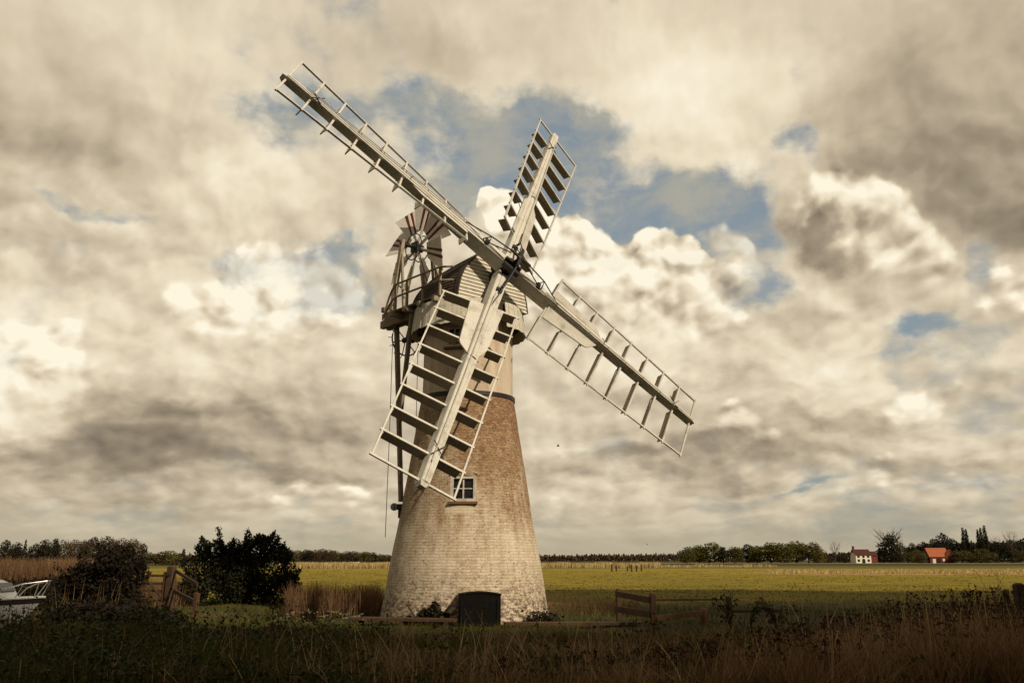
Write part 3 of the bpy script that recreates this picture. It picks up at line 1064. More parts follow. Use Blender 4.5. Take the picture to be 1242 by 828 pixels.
st = MB()
st.beam(cap_pt(-2.35, -1.1, ZG - 0.2), tower_left(3.3, 0.05), FWD, LAT, 0.13, 0.13, 0.11, 0.11)
st.build("strut", M["timber"], mill)
st = MB()
p_low = cap_pt(-2.35, -1.1, ZG - 0.2).lerp(tower_left(3.3, 0.05), 0.60)
st.beam(cap_pt(-1.0, -1.45, ZG - 0.2), p_low, FWD, LAT, 0.12, 0.12, 0.10, 0.10)
st.build("strut", M["timber"], mill)
br = MB()
q = tower_left(3.15, 0.0)
o = (q - V((AX.x, AX.y, q.z))).normalized()
br.box(q + o * 0.06, o * 0.14, o.cross(UP) * 0.10, UP * 0.08)
br.lathe(q + o * 0.22, [(0, -0.06), (0.11, -0.06), (0.11, 0.06), (0, 0.06)], 12, axis=o.cross(UP))
br.box(q + o * 0.05 - UP * 0.2, o * 0.05, o.cross(UP) * 0.05, UP * 0.12)
br.build("bracket", M["iron"], mill)

# ------------------------------------------------------------------ the ground
def height(x, y):
    """low bank in the foreground, a sunk dyke on the left where the boat lies"""
    x, y = np.asarray(x, float), np.asarray(y, float)
    h = 0.05 * np.sin(x * 0.9 + 1.3) * np.sin(y * 0.7) + 0.03 * np.sin(x * 2.3 + y * 1.7)
    near = np.clip((60 - np.hypot(x, y)) / 30, 0, 1)
    h = h * near
    h = h + 0.06 * np.exp(-((x + 9.0) / 4.5) ** 2 - ((y - 18.5) / 3.2) ** 2)
    h = h + 0.42 * np.exp(-((x - 9.5) / 3.6) ** 2 - ((y - 14.5) / 2.6) ** 2)
    dy = np.clip((-12.2 - x) / 0.9, 0, 1) * np.clip((y - 21.2) / 1.2, 0, 1) * np.clip((29.5 - y) / 1.2, 0, 1)
    h = h * (1 - dy) - 0.75 * dy
    flat = np.exp(-(((x - AX.x) / 3.4) ** 2 + ((y - AX.y) / 3.4) ** 2) ** 2)
    return h * (1 - flat)


def ground_material():
    m, g, b = material("marsh_pasture", 0.95, 0.1)
    P = coords(g)
    x, y, z = xyz(g, P)
    n_big = noise(g, vop(g, "MULTIPLY", P, (0.010, 0.022, 0)), 1.0, 6, 0.6)
    n_mid = noise(g, vop(g, "MULTIPLY", P, (0.10, 0.22, 0)), 1.0, 6, 0.65)
    n_fine = noise(g, vop(g, "MULTIPLY", P, (1.2, 1.6, 0)), 1.0, 6, 0.7)
    n_tuft = noise(g, vop(g, "MULTIPLY", P, (0.30, 0.75, 0)), 1.0, 4, 0.6)
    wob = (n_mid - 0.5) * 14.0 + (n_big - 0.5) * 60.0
    field = mixc(g, n_mid.ss(0.30, 0.70), (0.160, 0.128, 0.010), (0.245, 0.182, 0.020))
    field = mixc(g, y.ss(60, 150) * 0.45, field, (0.34, 0.245, 0.030))
    field = mixc(g, n_tuft.ss(0.54, 0.70) * 0.75, field, (0.066, 0.058, 0.010))
    field = mixc(g, n_tuft.ss(0.46, 0.32) * 0.35, field, (0.19, 0.125, 0.035))
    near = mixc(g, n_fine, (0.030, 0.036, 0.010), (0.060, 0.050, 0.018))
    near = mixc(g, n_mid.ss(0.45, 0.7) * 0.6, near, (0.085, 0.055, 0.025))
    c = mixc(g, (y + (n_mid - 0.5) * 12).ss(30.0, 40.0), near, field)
    # further strips: dry grass, then far fields with cloud shadow painted into their colour
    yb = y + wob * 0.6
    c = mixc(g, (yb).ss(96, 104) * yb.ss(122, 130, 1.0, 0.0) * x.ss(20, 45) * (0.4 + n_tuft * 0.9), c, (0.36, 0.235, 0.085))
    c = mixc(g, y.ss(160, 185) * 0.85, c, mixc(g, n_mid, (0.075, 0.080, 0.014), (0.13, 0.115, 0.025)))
    c = mixc(g, (y + wob).ss(235, 260) * y.ss(400, 420, 1.0, 0.0), c, (0.055, 0.045, 0.022))  # far cloud shadow held in the ground colour
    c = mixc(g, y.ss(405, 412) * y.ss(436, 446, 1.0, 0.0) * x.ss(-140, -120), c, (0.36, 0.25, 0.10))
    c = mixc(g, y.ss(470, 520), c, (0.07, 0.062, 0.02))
    # worn path by the gate
    d = ((x + 9.6 + (n_fine - 0.5) * 0.5).fn("ABSOLUTE").ss(0.5, 1.1, 1.0, 0.0)) * y.ss(20, 22) * y.ss(29, 31, 1.0, 0.0)
    c = mixc(g, d * 0.8, c, (0.12, 0.075, 0.045))
    c = mixc(g, z.ss(-0.5, -0.15, 1.0, 0.0), c, (0.025, 0.018, 0.012))
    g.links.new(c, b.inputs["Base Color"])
    bump(g, b, n_fine * 0.7 + n_tuft, 0.6, 0.15)
    return m


def axis_lines(lim, dense, step, grow):
    a = list(np.arange(0, dense, step))
    s = step
    while a[-1] < lim:
        s *= grow
        a.append(a[-1] + s)
    return np.array(a)


ax_ = axis_lines(7000, 24, 0.5, 1.16)
xs = np.concatenate([-ax_[::-1], ax_[1:]])
ys = np.concatenate([-axis_lines(400, 4, 2, 1.3)[::-1], axis_lines(9000, 46, 0.5, 1.13)[1:]])
gx, gy = np.meshgrid(xs, ys)
gz = height(gx, gy)
gv = np.stack([gx, gy, gz], -1).reshape(-1, 3)
nx, ny = len(xs), len(ys)
ii, jj = np.meshgrid(np.arange(nx - 1), np.arange(ny - 1))
i0 = (jj * nx + ii).ravel()
gf = np.stack([i0, i0 + 1, i0 + nx + 1, i0 + nx], -1)
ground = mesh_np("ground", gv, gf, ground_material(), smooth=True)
tag(ground, kind="structure")

wm, wg, wb = material("dyke_water", 0.12, 0.5)
wb.inputs["Base Color"].default_value = (0.02, 0.018, 0.012, 1)
bump(wg, wb, noise(wg, coords(wg), 3.0, 4, 0.6), 0.15, 0.05)
wa = MB()
wa.add([(-30, 21.5, -0.22), (-12.4, 21.5, -0.22), (-12.4, 29.3, -0.22), (-30, 29.3, -0.22)], [(0, 1, 2, 3)])
tag(wa.build("water", wm), kind="structure")


# ------------------------------------------------------------------ added cloud slab out of view, cut to shade the foreground but not the mill
def cloud_shade():
    lit = [(-5.2, 21.4), (2.1, 21.4), (3.4, 25.5), (2.6, 33), (-8, 52), (-30, 52), (-27, 34.5), (-11, 23.0)]

    def inside(px, py):
        c = False
        for (x0, y0), (x1, y1) in zip(lit, lit[1:] + lit[:1]):
            if (y0 > py) != (y1 > py) and px < (x1 - x0) * (py - y0) / (y1 - y0) + x0:
                c = not c
        return c
    cell = 1.5
    alt = 150.0
    t = alt / SUN_DIR.z
    nxs, nys = 130, 66
    x0, y0 = -95.0, -46.0
    edge = lambda x: 50.5 + 1.6 * sin(x * 0.21) + 1.0 * sin(x * 0.53 + 1)
    keep = {}
    for i in range(nxs):
        for j in range(nys):
            px, py = x0 + (i + 0.5) * cell, y0 + (j + 0.5) * cell
            r = ((px - 2) / 96) ** 2 + ((py - 2) / 54) ** 4
            keep[i, j] = (not inside(px, py)) and py < edge(px) and r < 1.0 + 0.08 * sin(px * 0.3) + 0.05 * sin(py * 0.5 + px * 0.1)
    mb = MB()
    index = {}

    def vid(i, j, top):
        k = (i, j, top)
        if k not in index:
            px, py = x0 + i * cell, y0 + j * cell
            th = 9 + 4 * sin(px * 0.13 + 1) * sin(py * 0.17) + 2.0 * sin(px * 0.41) * sin(py * 0.37 + 2)
            p = V((px, py, 0)) + SUN_DIR * (t + (th if top else -0.35 * th))
            index[k] = len(mb.v)
            mb.v.append(tuple(p))
        return index[k]
    for (i, j), kf in keep.items():
        if not kf:
            continue
        for top in (0, 1):
            q = [vid(i, j, top), vid(i + 1, j, top), vid(i + 1, j + 1, top), vid(i, j + 1, top)]
            mb.f.append(tuple(q if top else q[::-1]))
            mb.m.append(0)
        for (di, dj), (a, b2) in (((-1, 0), ((0, 0), (0, 1))), ((1, 0), ((1, 1), (1, 0))), ((0, -1), ((1, 0), (0, 0))), ((0, 1), ((0, 1), (1, 1)))):
            if not keep.get((i + di, j + dj), False):
                mb.f.append((vid(i + a[0], j + a[1], 0), vid(i + a[0], j + a[1], 1), vid(i + b2[0], j + b2[1], 1), vid(i + b2[0], j + b2[1], 0)))
                mb.m.append(0)
    m, g, b = material("shade_cloud", 1.0, 0.0)
    b.inputs["Base Color"].default_value = (0.55, 0.50, 0.42, 1)
    tag(mb.build("added_shade_cloud", m), kind="structure")


cloud_shade()


# ------------------------------------------------------------------ vegetation helpers
def blades(pos, h, w, lean, bend, segs=3, az=None, tip=0.12):
    """curved tapering strips; pos (N,3), h/w/lean/bend arrays -> verts, faces"""
    n = len(pos)
    az = rng.uniform(0, 2 * pi, n) if az is None else az
    face = rng.uniform(0, 2 * pi, n)
    dx, dy = np.cos(az), np.sin(az)
    sx, sy = np.cos(face), np.sin(face)
    vs = np.zeros((n, segs + 1, 2, 3))
    for k in range(segs + 1):
        t = k / segs
        off = lean * t + bend * t * t
        zz = h * (t - 0.25 * np.clip(bend / np.maximum(h, 1e-3), 0, 1.5) * t * t)
        ww = w * (1 - (1 - tip) * t) / 2
        cx, cy, cz = pos[:, 0] + dx * off, pos[:, 1] + dy * off, pos[:, 2] + zz
        for s in (0, 1):
            sg = -1 if s == 0 else 1
            vs[:, k, s, 0] = cx + sg * sx * ww
            vs[:, k, s, 1] = cy + sg * sy * ww
            vs[:, k, s, 2] = cz
    base = np.arange(n)[:, None] * (segs + 1) * 2
    fs = []
    for k in range(segs):
        fs.append(np.stack([base[:, 0] + 2 * k, base[:, 0] + 2 * k + 1, base[:, 0] + 2 * k + 3, base[:, 0] + 2 * k + 2], -1))
    return vs.reshape(-1, 3), np.concatenate(fs)


def leaves(pts, size, flat=0.0):
    """little four-cornered leaves at random angles round pts (N,3)"""
    n = len(pts)
    a = rng.normal(size=(n, 3))
    a[:, 2] *= (1 - flat)
    a /= np.linalg.norm(a, axis=1)[:, None] + 1e-9
    b = np.cross(a, rng.normal(size=(n, 3)))
    b /= np.linalg.norm(b, axis=1)[:, None] + 1e-9
    s = (size * rng.uniform(0.6, 1.35, n))[:, None] if np.isscalar(size) else size[:, None]
    v = np.stack([pts - a * s * 0.62, pts + b * s * 0.34, pts + a * s * 0.62, pts - b * s * 0.34], 1)
    v[:, 1] += np.cross(a, b) * s * 0.12
    f = np.arange(n * 4).reshape(n, 4)
    return v.reshape(-1, 3), f


def merge(parts):
    vs, fs, o = [], [], 0
    for v, f in parts:
        vs.append(v)
        fs.append(f + o)
        o += len(v)
    return np.concatenate(vs), np.concatenate(fs)


def frustum_points(n, d0, d1, margin=1.0, power=1.0):
    """random ground points the camera can see between two distances"""
    d = (rng.uniform(d0 ** (power + 1), d1 ** (power + 1), n)) ** (1 / (power + 1))
    x = rng.uniform(-1, 1, n) * (d * 0.61 + margin)
    return x, d


def clear_of_mill(x, y, r=2.5):
    return np.hypot(x - AX.x, y - AX.y) > r


def in_dyke(x, y):
    return (x < -12.0) & (y > 21.2) & (y < 29.6)


M["grass"] = random_leaf("green_grass", [(0.034, 0.042, 0.007), (0.062, 0.068, 0.010), (0.095, 0.085, 0.016), (0.15, 0.115, 0.03)], 0.7, 0.2, nscale=0.35)
M["dry"] = random_leaf("dry_grass", [(0.075, 0.037, 0.015), (0.165, 0.090, 0.040), (0.32, 0.195, 0.095), (0.54, 0.38, 0.21)], 0.8, 0.15, nscale=0.5)
M["stem"] = random_leaf("pale_dead_stems", [(0.20, 0.115, 0.055), (0.38, 0.25, 0.125), (0.56, 0.40, 0.22)], 0.8, 0.1)
M["reed"] = random_leaf("dry_reed", [(0.09, 0.048, 0.024), (0.15, 0.083, 0.042), (0.22, 0.13, 0.066)], 0.8, 0.2)
M["pale_reed"] = random_leaf("pale_reed", [(0.30, 0.215, 0.095), (0.44, 0.33, 0.15), (0.56, 0.43, 0.21)], 0.8, 0.2)
M["pasture"] = random_leaf("pasture_grass", [(0.05, 0.043, 0.010), (0.085, 0.073, 0.012), (0.12, 0.095, 0.018), (0.15, 0.11, 0.034)], 0.7, 0.2, nscale=0.2)


def green_grass():
    parts = []
    x, d = frustum_points(120000, 11.0, 25.0, 1.2, 0.4)
    k = clear_of_mill(x, d) & ~in_dyke(x, d)
    x, d = x[k], d[k]
    dens = 0.5 + 0.5 * np.sin(x * 0.8 + 2) * np.sin(d * 0.9 + x * 0.3)
    k = rng.uniform(0, 1, len(x)) < 0.35 + 0.65 * dens
    x, d, dens = x[k], d[k], dens[k]
    n = len(x)
    h = rng.uniform(0.12, 0.34, n) * (0.6 + 0.7 * dens) * (1 + 0.5 * (x < -3))
    h *= np.where((d > 19.5), 0.42, 0.85)
    h *= np.where(x < -5, 0.8, 1)
    parts.append(blades(np.stack([x, d, height(x, d) - 0.02], -1), h, rng.uniform(0.010, 0.022, n), rng.normal(0, 0.06, n), rng.uniform(0, 0.22, n), 2))
    x, d = frustum_points(42000, 24.5, 60, 1.5, 0.2)
    k = clear_of_mill(x, d) & ~in_dyke(x, d)
    x, d = x[k], d[k]
    n = len(x)
    parts.append(blades(np.stack([x, d, height(x, d) - 0.02], -1), np.where(d > 31, rng.uniform(0.03, 0.12, n), rng.uniform(0.08, 0.26, n)), rng.uniform(0.02, 0.05, n), rng.normal(0, 0.06, n), rng.uniform(0, 0.2, n), 2))
    # ranker tufts standing out of the sward
    nc, per = 230, 60
    px = np.where(rng.uniform(0, 1, nc) < 0.65, rng.uniform(-20, 420, nc), rng.uniform(420, 1000, nc))
    d = rng.uniform(11.8, 19.5, nc)
    x = (px - 621) / 1046.8 * d * 0.985
    n = nc * per
    X0, D0 = np.repeat(x, per) + rng.normal(0, 0.10, n), np.repeat(d, per) + rng.normal(0, 0.10, n)
    H = np.repeat(rng.uniform(0.18, 0.50, nc), per) * rng.uniform(0.5, 1.1, n)
    parts.append(blades(np.stack([X0, D0, height(X0, D0) - 0.02], -1), H, rng.uniform(0.008, 0.018, n), np.abs(rng.normal(0.04, 0.08, n)), rng.uniform(0.3, 1.0, n) * H, 4))
    v, f = merge(parts)
    tag(mesh_np("grass", v, f, M["grass"]), kind="stuff")


green_grass()


def pasture_tufts():
    n = 2600
    x, d = frustum_points(n, 46, 150, 3, 0.6)
    reps = 7
    X0 = np.repeat(x, reps) + rng.normal(0, 0.5, n * reps)
    D0 = np.repeat(d, reps) + rng.normal(0, 0.28, n * reps)
    H = np.repeat(rng.uniform(0.02, 0.10, n) , reps) * rng.uniform(0.6, 1.2, n * reps)
    v, f = blades(np.stack([X0, D0, np.zeros(len(X0))], -1), H, np.full(len(X0), 0.11), rng.normal(0, 0.1, len(X0)), rng.uniform(0, 0.15, len(X0)), 1)
    tag(mesh_np("pasture_grass", v, f, M["pasture"]), kind="stuff")


pasture_tufts()


def dead_stalks():
    """brown dead grass and stems across the foreground, thick on the right"""
    parts = []
    # silhouette of the thick brown stand on the right (photo x -> photo y of its top)
    sil_x = [620, 700, 800, 880, 960, 1000, 1050, 1100, 1150, 1200, 1242, 1320]
    sil_y = [800, 785, 775, 762, 752, 746, 735, 722, 716, 722, 724, 720]
    # tussocks: each one leans its own way, heights follow the silhouette
    nc = 620
    px = 560 + 760 * rng.uniform(0, 1, nc) ** 0.70
    d = rng.uniform(11.3, 17.8, nc)
    x = (px - 621) / 1046.8 * d * 0.985
    top = np.interp(px, sil_x, sil_y)
    zt = 1.65 - (top - 678.5) / 1046.8 * d * 1.03
    hc = np.clip((zt - height(x, d)) * rng.uniform(0.45, 1.05, nc), 0.14, 1.4)
    per = 44
    n = nc * per
    rad = np.abs(rng.normal(0, 0.17, n))
    ang = rng.uniform(0, 2 * pi, n)
    X0 = np.repeat(x, per) + np.cos(ang) * rad
    D0 = np.repeat(d, per) + np.sin(ang) * rad
    H = np.repeat(hc, per) * rng.uniform(0.45, 1.0, n)
    main = np.repeat(rng.uniform(0, 2 * pi, nc), per)
    mixa = np.where(rng.uniform(0, 1, n) < 0.55, main + rng.normal(0, 0.5, n), ang)
    lean = np.repeat(np.abs(rng.normal(0.05, 0.14, nc)), per) + rad * 0.5 + rng.normal(0, 0.06, n)
    bend = np.abs(rng.normal(0, 0.28, n)) * H
    parts.append(blades(np.stack([X0, D0, height(X0, D0) - 0.02], -1), H, rng.uniform(0.005, 0.016, n), lean, bend, 4, az=mixa, tip=0.3))
    # broken, nearly flat stems lying across the stand
    n = 900
    px = 560 + 760 * rng.uniform(0, 1, n) ** 0.8
    d = rng.uniform(11.4, 16.5, n)
    x = (px - 621) / 1046.8 * d * 0.985
    parts.append(blades(np.stack([x, d, height(x, d)], -1), rng.uniform(0.08, 0.40, n), rng.uniform(0.008, 0.018, n), rng.uniform(0.25, 0.75, n), rng.normal(0, 0.2, n), 3, tip=0.5))
    # shorter litter through the whole foreground
    n = 26000
    x, d = frustum_points(n, 11.2, 19, 1.0, 0.3)
    patch = np.sin(x * 1.1 + 0.4) * np.sin(d * 1.3 + x * 0.4) + np.where(x > 0, 0.75, np.where(x > -3.5, 0.2, -0.75))
    k = rng.uniform(-0.6, 1.0, n) < patch
    x, d = x[k], d[k]
    n = len(x)
    parts.append(blades(np.stack([x, d, height(x, d) - 0.02], -1), rng.uniform(0.18, 0.52, n), rng.uniform(0.006, 0.013, n), rng.normal(0, 0.12, n), np.abs(rng.normal(0, 0.25, n)), 3, tip=0.3))
    # scattered tall pale stems, left of the middle and along the front
    tall = [(205, 320, 34, 0.35, 0.98), (330, 470, 14, 0.35, 0.9), (480, 960, 170, 0.4, 0.95), (960, 1240, 150, 0.7, 1.25), (20, 200, 14, 0.4, 0.85), (300, 760, 150, 0.3, 0.70)]
    pale = []
    for a, b2, cnt, h0, h1 in tall:
        px = rng.uniform(a, b2, cnt)
        d = rng.uniform(11.6, 14.5, cnt)
        x = (px - 621) / 1046.8 * d * 0.985
        pale.append(blades(np.stack([x, d, height(x, d) - 0.02], -1), rng.uniform(h0, h1, cnt), rng.uniform(0.010, 0.020, cnt), rng.normal(0, 0.18, cnt), rng.normal(0, 0.36, cnt), 6, tip=0.35))
    v, f = merge(parts)
    tag(mesh_np("dead_grass", v, f, M["dry"]), kind="stuff")
    v, f = merge(pale)
    tag(mesh_np("dead_stems", v, f, M["stem"]), kind="stuff")


dead_stalks()


def seed_heads():
    """dark dock and teasel heads standing in the dead grass on the right, leafy weeds on the left"""
    pts, stems = [], []
    n = 330
    px = np.concatenate([rng.uniform(930, 1260, 210), rng.uniform(600, 930, 120)])
    d = rng.uniform(11.6, 17.5, n)
    x = (px - 621) / 1046.8 * d * 0.985
    top = np.interp(px, [600, 800, 900, 1000, 1050, 1100, 1150, 1260], [785, 770, 752, 738, 726, 712, 706, 716])
    h = np.clip((1.65 - (top - 678.5) / 1046.8 * d * 1.03 - height(x, d)) * rng.uniform(0.7, 1.06, n), 0.2, 1.5)
    z0 = height(x, d)
    sv = blades(np.stack([x, d, z0 - 0.02], -1), h, np.full(n, 0.014), rng.normal(0, 0.05, n), np.zeros(n), 2, tip=0.5)
    for i in range(n):
        k = rng.integers(8, 26)
        t = rng.uniform(0.62, 1.0, k)
        pts.append(np.stack([x[i] + rng.normal(0, 0.022 + 0.05 * (1 - t), k), d[i] + rng.normal(0, 0.03, k), z0[i] + h[i] * t], -1))
    lv = leaves(np.concatenate(pts), 0.042)
    v, f = merge([sv, lv])
    m = random_leaf("seed_heads", [(0.022, 0.010, 0.005), (0.045, 0.020, 0.009), (0.085, 0.042, 0.018)], 0.85)
    tag(mesh_np("seed_heads", v, f, m), kind="stuff")
    pts = []
    for k in range(300):
        left = k < 225
        pxx = rng.uniform(-20, 420) if left else rng.uniform(420, 1240)
        dd = rng.uniform(11.6, 19.5)
        xx = (pxx - 621) / 1046.8 * dd * 0.985
        hh = (0.08 + 0.50 * rng.uniform(0, 1) ** 2.2) * (1.25 if pxx < 200 else 1)
        m_ = rng.integers(60, 170)
        u = rng.normal(size=(m_, 3)) * np.array([0.20, 0.20, 0.42 * hh]) + np.array([xx, dd, float(height(xx, dd)) + hh * 0.55])
        pts.append(u)
    v, f = leaves(np.concatenate(pts), 0.062)
    tag(mesh_np("weeds", v, f, M["nettle"]), kind="stuff")


M["nettle"] = random_leaf("nettle_leaves", [(0.012, 0.016, 0.004), (0.026, 0.032, 0.007), (0.050, 0.055, 0.012), (0.09, 0.085, 0.022)], 0.65, 0.15, nscale=0.7)
seed_heads()


def reed_bed(name, n, px0, px1, d0, d1, h0, h1, w, mat, bend=0.15, wave=0.15):
    px = rng.uniform(px0, px1, n)
    d = rng.uniform(d0, d1, n)
    x = (px - 621) / 1046.8 * d * 0.975
    h = (h0 + (h1 - h0) * rng.uniform(0, 1, n) ** 1.3) * (1 + wave * np.sin(x * 6 / max(1, d0 / 30)) * np.sin(x * 2.1 / max(1, d0 / 30) + 1))
    v, f = blades(np.stack([x, d, height(x, d) - 0.03], -1), h, rng.uniform(0.6, 1.3, n) * w, rng.normal(0, 0.07, n), np.abs(rng.normal(0, bend, n)), 3 if d0 < 60 else 1, tip=0.3)
    return v, f


v, f = merge([reed_bed("", 5200, 352, 462, 26.3, 31, 0.35, 0.98, 0.017, None), reed_bed("", 1500, 455, 500, 28.5, 31, 0.3, 0.8, 0.017, None),
              reed_bed("", 1500, 655, 770, 27.5, 33, 0.10, 0.50, 0.014, None), reed_bed("", 2200, 170, 250, 33, 39, 0.5, 1.05, 0.02, None)])
tag(mesh_np("reed_bed", v, f, M["reed"]), kind="stuff")
v, f = reed_bed("", 9000, -60, 118, 56, 74, 1.25, 1.80, 0.04, None, 0.2)
tag(mesh_np("reed_bed", v, f, M["reed"]), kind="stuff")
v, f = merge([reed_bed("", 9000, 340, 480, 172, 196, 0.7, 1.25, 0.16, None, 0.1, 0.1), reed_bed("", 7000, 655, 800, 186, 215, 0.7, 1.15, 0.16, None, 0.1, 0.15),
              reed_bed("", 1500, 800, 940, 205, 215, 0.3, 0.7, 0.16, None, 0.1, 0.3), reed_bed("", 2500, 60, 110, 95, 130, 1.0, 1.5, 0.09, None, 0.1, 0.3), reed_bed("", 7000, 930, 1260, 108, 128, 0.15, 0.45, 0.10, None, 0.1, 0.5)])
tag(mesh_np("pale_reeds", v, f, M["pale_reed"]), kind="stuff")


# ------------------------------------------------------------------ bushes
def crown_points(lobes, n, shell=0.55):
    """points in a union of ellipsoids (cx,cy,cz,rx,ry,rz), thinned towards each middle"""
    vol = np.array([l[3] * l[4] * l[5] for l in lobes]) ** (2 / 3)
    which = rng.choice(len(lobes), n, p=vol / vol.sum())
    L = np.array(lobes)[which]
    u = rng.normal(size=(n, 3))
    u /= np.linalg.norm(u, axis=1)[:, None]
    r = (shell + (1 - shell) * rng.uniform(0, 1, n)) ** 0.7
    lump = 1 + 0.16 * np.sin(u[:, 0] * 7 + which * 2.1) * np.sin(u[:, 1] * 6 + which) * np.sin(u[:, 2] * 8)
    return L[:, :3] + u * L[:, 3:] * (r * lump)[:, None]


def sprays(base_pts, n_leaf, length, size):
    """short twigs of leaves standing out of the crown"""
    out = []
    for p, d in base_pts:
        t = rng.uniform(0, 1, n_leaf)
        out.append(np.array(p) + np.outer(t * length * rng.uniform(0.6, 1.2), d) + rng.normal(0, size * 0.55, (n_leaf, 3)))
    return np.concatenate(out)


M["hawthorn"] = random_leaf("dark_hawthorn_leaves", [(0.005, 0.006, 0.002), (0.009, 0.011, 0.003), (0.016, 0.018, 0.005), (0.030, 0.029, 0.009)], 0.65, 0.1)
M["bramble"] = random_leaf("bramble_leaves", [(0.005, 0.0045, 0.002), (0.010, 0.008, 0.003), (0.017, 0.011, 0.005), (0.030, 0.018, 0.008)], 0.75, 0.1, nscale=1.0)
M["twig"] = worn("dark_twigs", (0.035, 0.024, 0.016), (0.02, 0.014, 0.01), 0.4, 6.0)
M["weed"] = random_leaf("weed_leaves", [(0.018, 0.018, 0.006), (0.032, 0.030, 0.010), (0.055, 0.042, 0.016)], 0.6, 0.15)
M["ivy"] = random_leaf("ivy_leaves", [(0.010, 0.010, 0.005), (0.02, 0.018, 0.008), (0.035, 0.025, 0.012)], 0.6, 0.05)


def hawthorn():
    d = 34.0
    o = on_ground(290, d)
    t = thing("hawthorn_bush", "dense dark green hawthorn bush right of the field gate", "bush", o)
    s = d * 1.0 / 1046.8 / 0.975
    def at(px, py):
        return ((px - 290) * s, 1.65 + (678.5 - py) * s * 1.02)
    lobes = []
    for px, py, r in ((250, 690, 24), (262, 712, 28), (290, 700, 30), (325, 690, 30), (338, 712, 24), (310, 668, 18), (322, 664, 12), (255, 668, 12), (245, 664, 9), (275, 674, 14), (335, 672, 12), (300, 722, 30), (284, 680, 22), (282, 668, 13), (274, 690, 26), (240, 712, 18), (350, 700, 12), (268, 662, 7), (298, 662, 8), (328, 656, 6), (312, 656, 6)):
        a, z = at(px, py)
        lobes.append((a, rng.uniform(-0.4, 0.4), max(z, 0.15), r * s, r * s * 1.1, r * s))
    pts = crown_points(lobes, 26000, 0.35)
    tips = []
    for px, py in ((236, 662), (244, 652), (250, 656), (262, 650), (270, 660), (285, 662), (294, 652), (300, 656), (312, 650), (318, 655), (328, 648), (334, 656), (343, 660), (352, 672), (362, 690), (364, 705), (226, 680), (222, 700), (330, 664), (305, 660)):
        a, z = at(px, py)
        b2 = np.array([a, rng.uniform(-0.5, 0.3), z])
        root = np.array([a * 0.82, b2[1] * 0.5, z - 0.55])
        dv = b2 - root
        L = np.linalg.norm(dv)
        tips.append((root, dv / L))
    sp_ = sprays(tips, 150, 0.72, 0.085)
    pts = np.concatenate([pts, sp_])
    pts = pts[pts[:, 2] > 0.02]
    v, f = leaves(pts, 0.088)
    mesh_np("foliage", v, f, M["hawthorn"], t)
    br = MB()
    for k in range(11):
        a = rng.uniform(-1.6, 1.6)
        br.tube([o + V((a * 0.25, 0, -0.05)), o + V((a * 0.7, rng.uniform(-.3, .3), 0.9)), o + V((a * 1.1, rng.uniform(-.5, .5), 1.9))], [0.05, 0.03, 0.01], 6)
    br.build("stems", M["twig"], t)


hawthorn()


def bramble():
    d = 27.0
    o = on_ground(125, d)
    t = thing("bramble_bush", "brownish bramble thicket between the moored boat and the gate", "bush", o)
    s = d / 1046.8 / 0.975
    lobes = []
    for px, py, r in ((142, 682, 18), (128, 688, 18), (154, 696, 17), (114, 702, 20), (138, 708, 27), (100, 718, 19), (86, 730, 16), (128, 732, 28), (154, 728, 20), (148, 671, 9), (134, 674, 8), (121, 680, 8), (106, 692, 10), (158, 684, 9), (140, 666, 5)):
        lobes.append(((px - 125) * s, rng.uniform(-0.5, 0.5), max(0.1, 1.65 + (678.5 - py) * s), r * s, r * s * 1.2, r * s))
    pts = crown_points(lobes, 15000, 0.3)
    tips = []
    for k in range(46):
        a = rng.uniform(-1.2, 0.7)
        z0 = rng.uniform(0.5, 1.45) * (1 - 0.25 * max(0.0, -a))
        dv = np.array([rng.normal(0, 0.7), rng.normal(0, 0.4), 0.8])
        tips.append((np.array([a, rng.uniform(-0.6, 0.3), z0]), dv / np.linalg.norm(dv)))
    pts = np.concatenate([pts, sprays(tips, 46, 0.75, 0.09)])
    pts = pts[(pts[:, 2] > 0.02) & (pts[:, 2] < 2.7)]
    v, f = leaves(pts, 0.09)
    mesh_np("foliage", v, f, M["bramble"], t)
    n = 90
    pos = np.stack([o.x + rng.uniform(-1.5, 0.9, n), o.y - rng.uniform(0.2, 1.6, n), np.zeros(n)], -1)
    v, f = blades(pos - np.array(o), rng.uniform(0.4, 1.25, n), np.full(n, 0.013), rng.normal(0, 0.25, n), rng.normal(0, 0.35, n), 4)
    mesh_np("dead_canes", v, f, M["dry"], t)


bramble()


